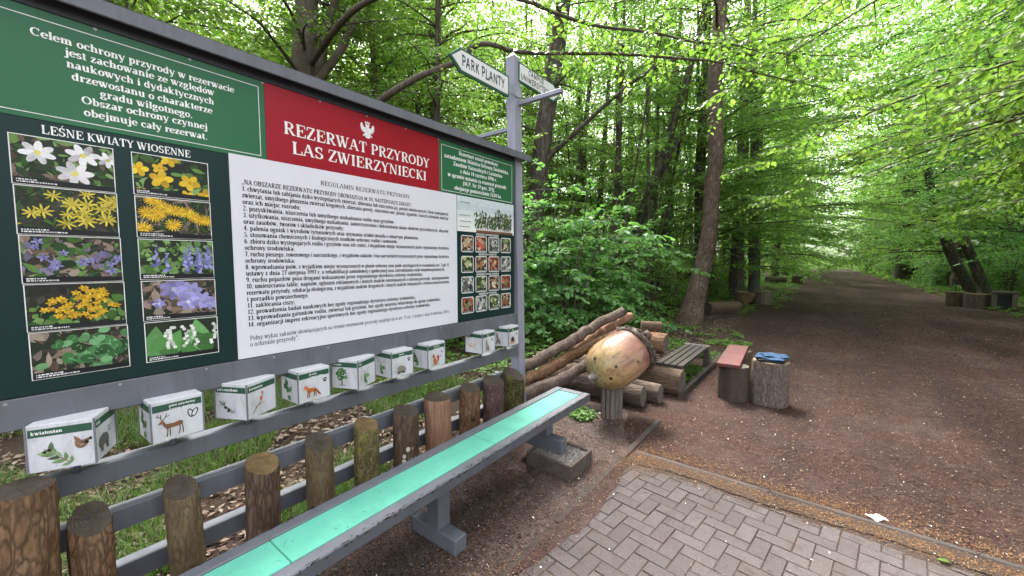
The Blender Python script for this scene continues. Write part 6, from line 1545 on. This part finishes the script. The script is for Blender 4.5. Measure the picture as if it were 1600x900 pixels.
x1 = g.uniform(-1.1, 3.3, 9000); y1 = 3.045 + g.normal(0, .04, 9000); k = (y1 > 2.9) & (y1 < 3.12)
x2 = g.uniform(-1.1, 3.6, 9000); y2 = 3.2 + np.abs(g.normal(0, .1, 9000)) * (.6 + .7 * np.sin(x2 * 3) ** 2); k2 = y2 > 3.185
x3, y3 = region(9000, lambda n: (g.uniform(-1.2, 4, n), g.uniform(3.2, 8, n)), lambda x, y: patchy(x, y * 2.2, 1.4, .95) & (np.hypot(x + .385, y - 5.24) > .2))
x4 = g.normal(-1.06, .1, 1300); y4 = g.normal(2.93, .13, 1300)
x5 = g.normal(-1.55, .22, 1200); y5 = g.uniform(.6, 2.3, 1200)
x6 = g.normal(-1.25, .25, 1200); y6 = g.normal(3.75, .22, 1200)
x7 = np.r_[-1.125 + g.normal(0, .05, 6000), g.uniform(-1.1, 3.2, 2600)]; y7 = np.r_[g.uniform(-.2, 2.95, 6000), 2.95 + g.normal(0, .05, 2600)]; L6 = chips(x7, y7, g.uniform(.0155, .019, 8600), g.uniform(.005, .014, 8600), .4)
H1 = [chips(a, b, g.uniform(.014, .02, len(a)), g.uniform(.006, .016, len(a)), .3) for a, b in ((x1[k], y1[k]), (x4, y4))] + [chips(a, b, g.uniform(.001, .012, len(a)), g.uniform(.006, .016, len(a)), .3) for a, b in ((x2[k2], y2[k2]), (x3, y3), (x5, y5), (x6, y6))]
join([L6], 'soil_crumbs', M['litter'], 'dark crumbs of soil and bark along the paving edge', 'litter')
join(H1, 'seed_husks', M['husk'], 'drifts of orange seed husks along the kerb and path', 'litter')
x, y = region(15000, lambda n: (g.uniform(-6.5, -2.42, n), g.uniform(-2.5, 4.2, n)), lambda x, y: patchy(x, y, 1.3, -.6, 2.0)); D1 = chips(x, y, g.uniform(0, .03, len(x)), g.uniform(.03, .07, len(x)), .5)
x, y = region(5000, lambda n: (g.uniform(-3.4, -1.3, n), g.uniform(4.6, 12.5, n)), lambda x, y: x < -1.6 + .0 * y); D2 = chips(x, y, g.uniform(0, .02, len(x)), g.uniform(.03, .06, len(x)), .5)
join([D1, D2], 'dead_leaves', M['dead_leaf'], 'dry brown leaves and bark chips behind the notice board', 'litter')
# a few white petals and crumbs on the soil
x, y = region(420, lambda n: (g.uniform(-2.4, 3.5, n), g.uniform(.6, 8, n))); 
join([chips(x, y, np.where(onpave(x, y), .017, .01), g.uniform(.006, .014, len(x)), .7)], 'petals', M['letter_white'], 'scattered white petals on soil and paving', 'litter')
V, F = leaves(np.array([(.56, 2.95, .02)]), np.array([(1.0, .3, 0)]), np.array([(0, 0.1, 1.0)]), .06, .55, True)
tag(link('fallen_leaf', np_mesh('fallen_leaf', V, F, M['leaf_lime'])), 'single green leaf lying on the soil past the kerb', 'leaf')
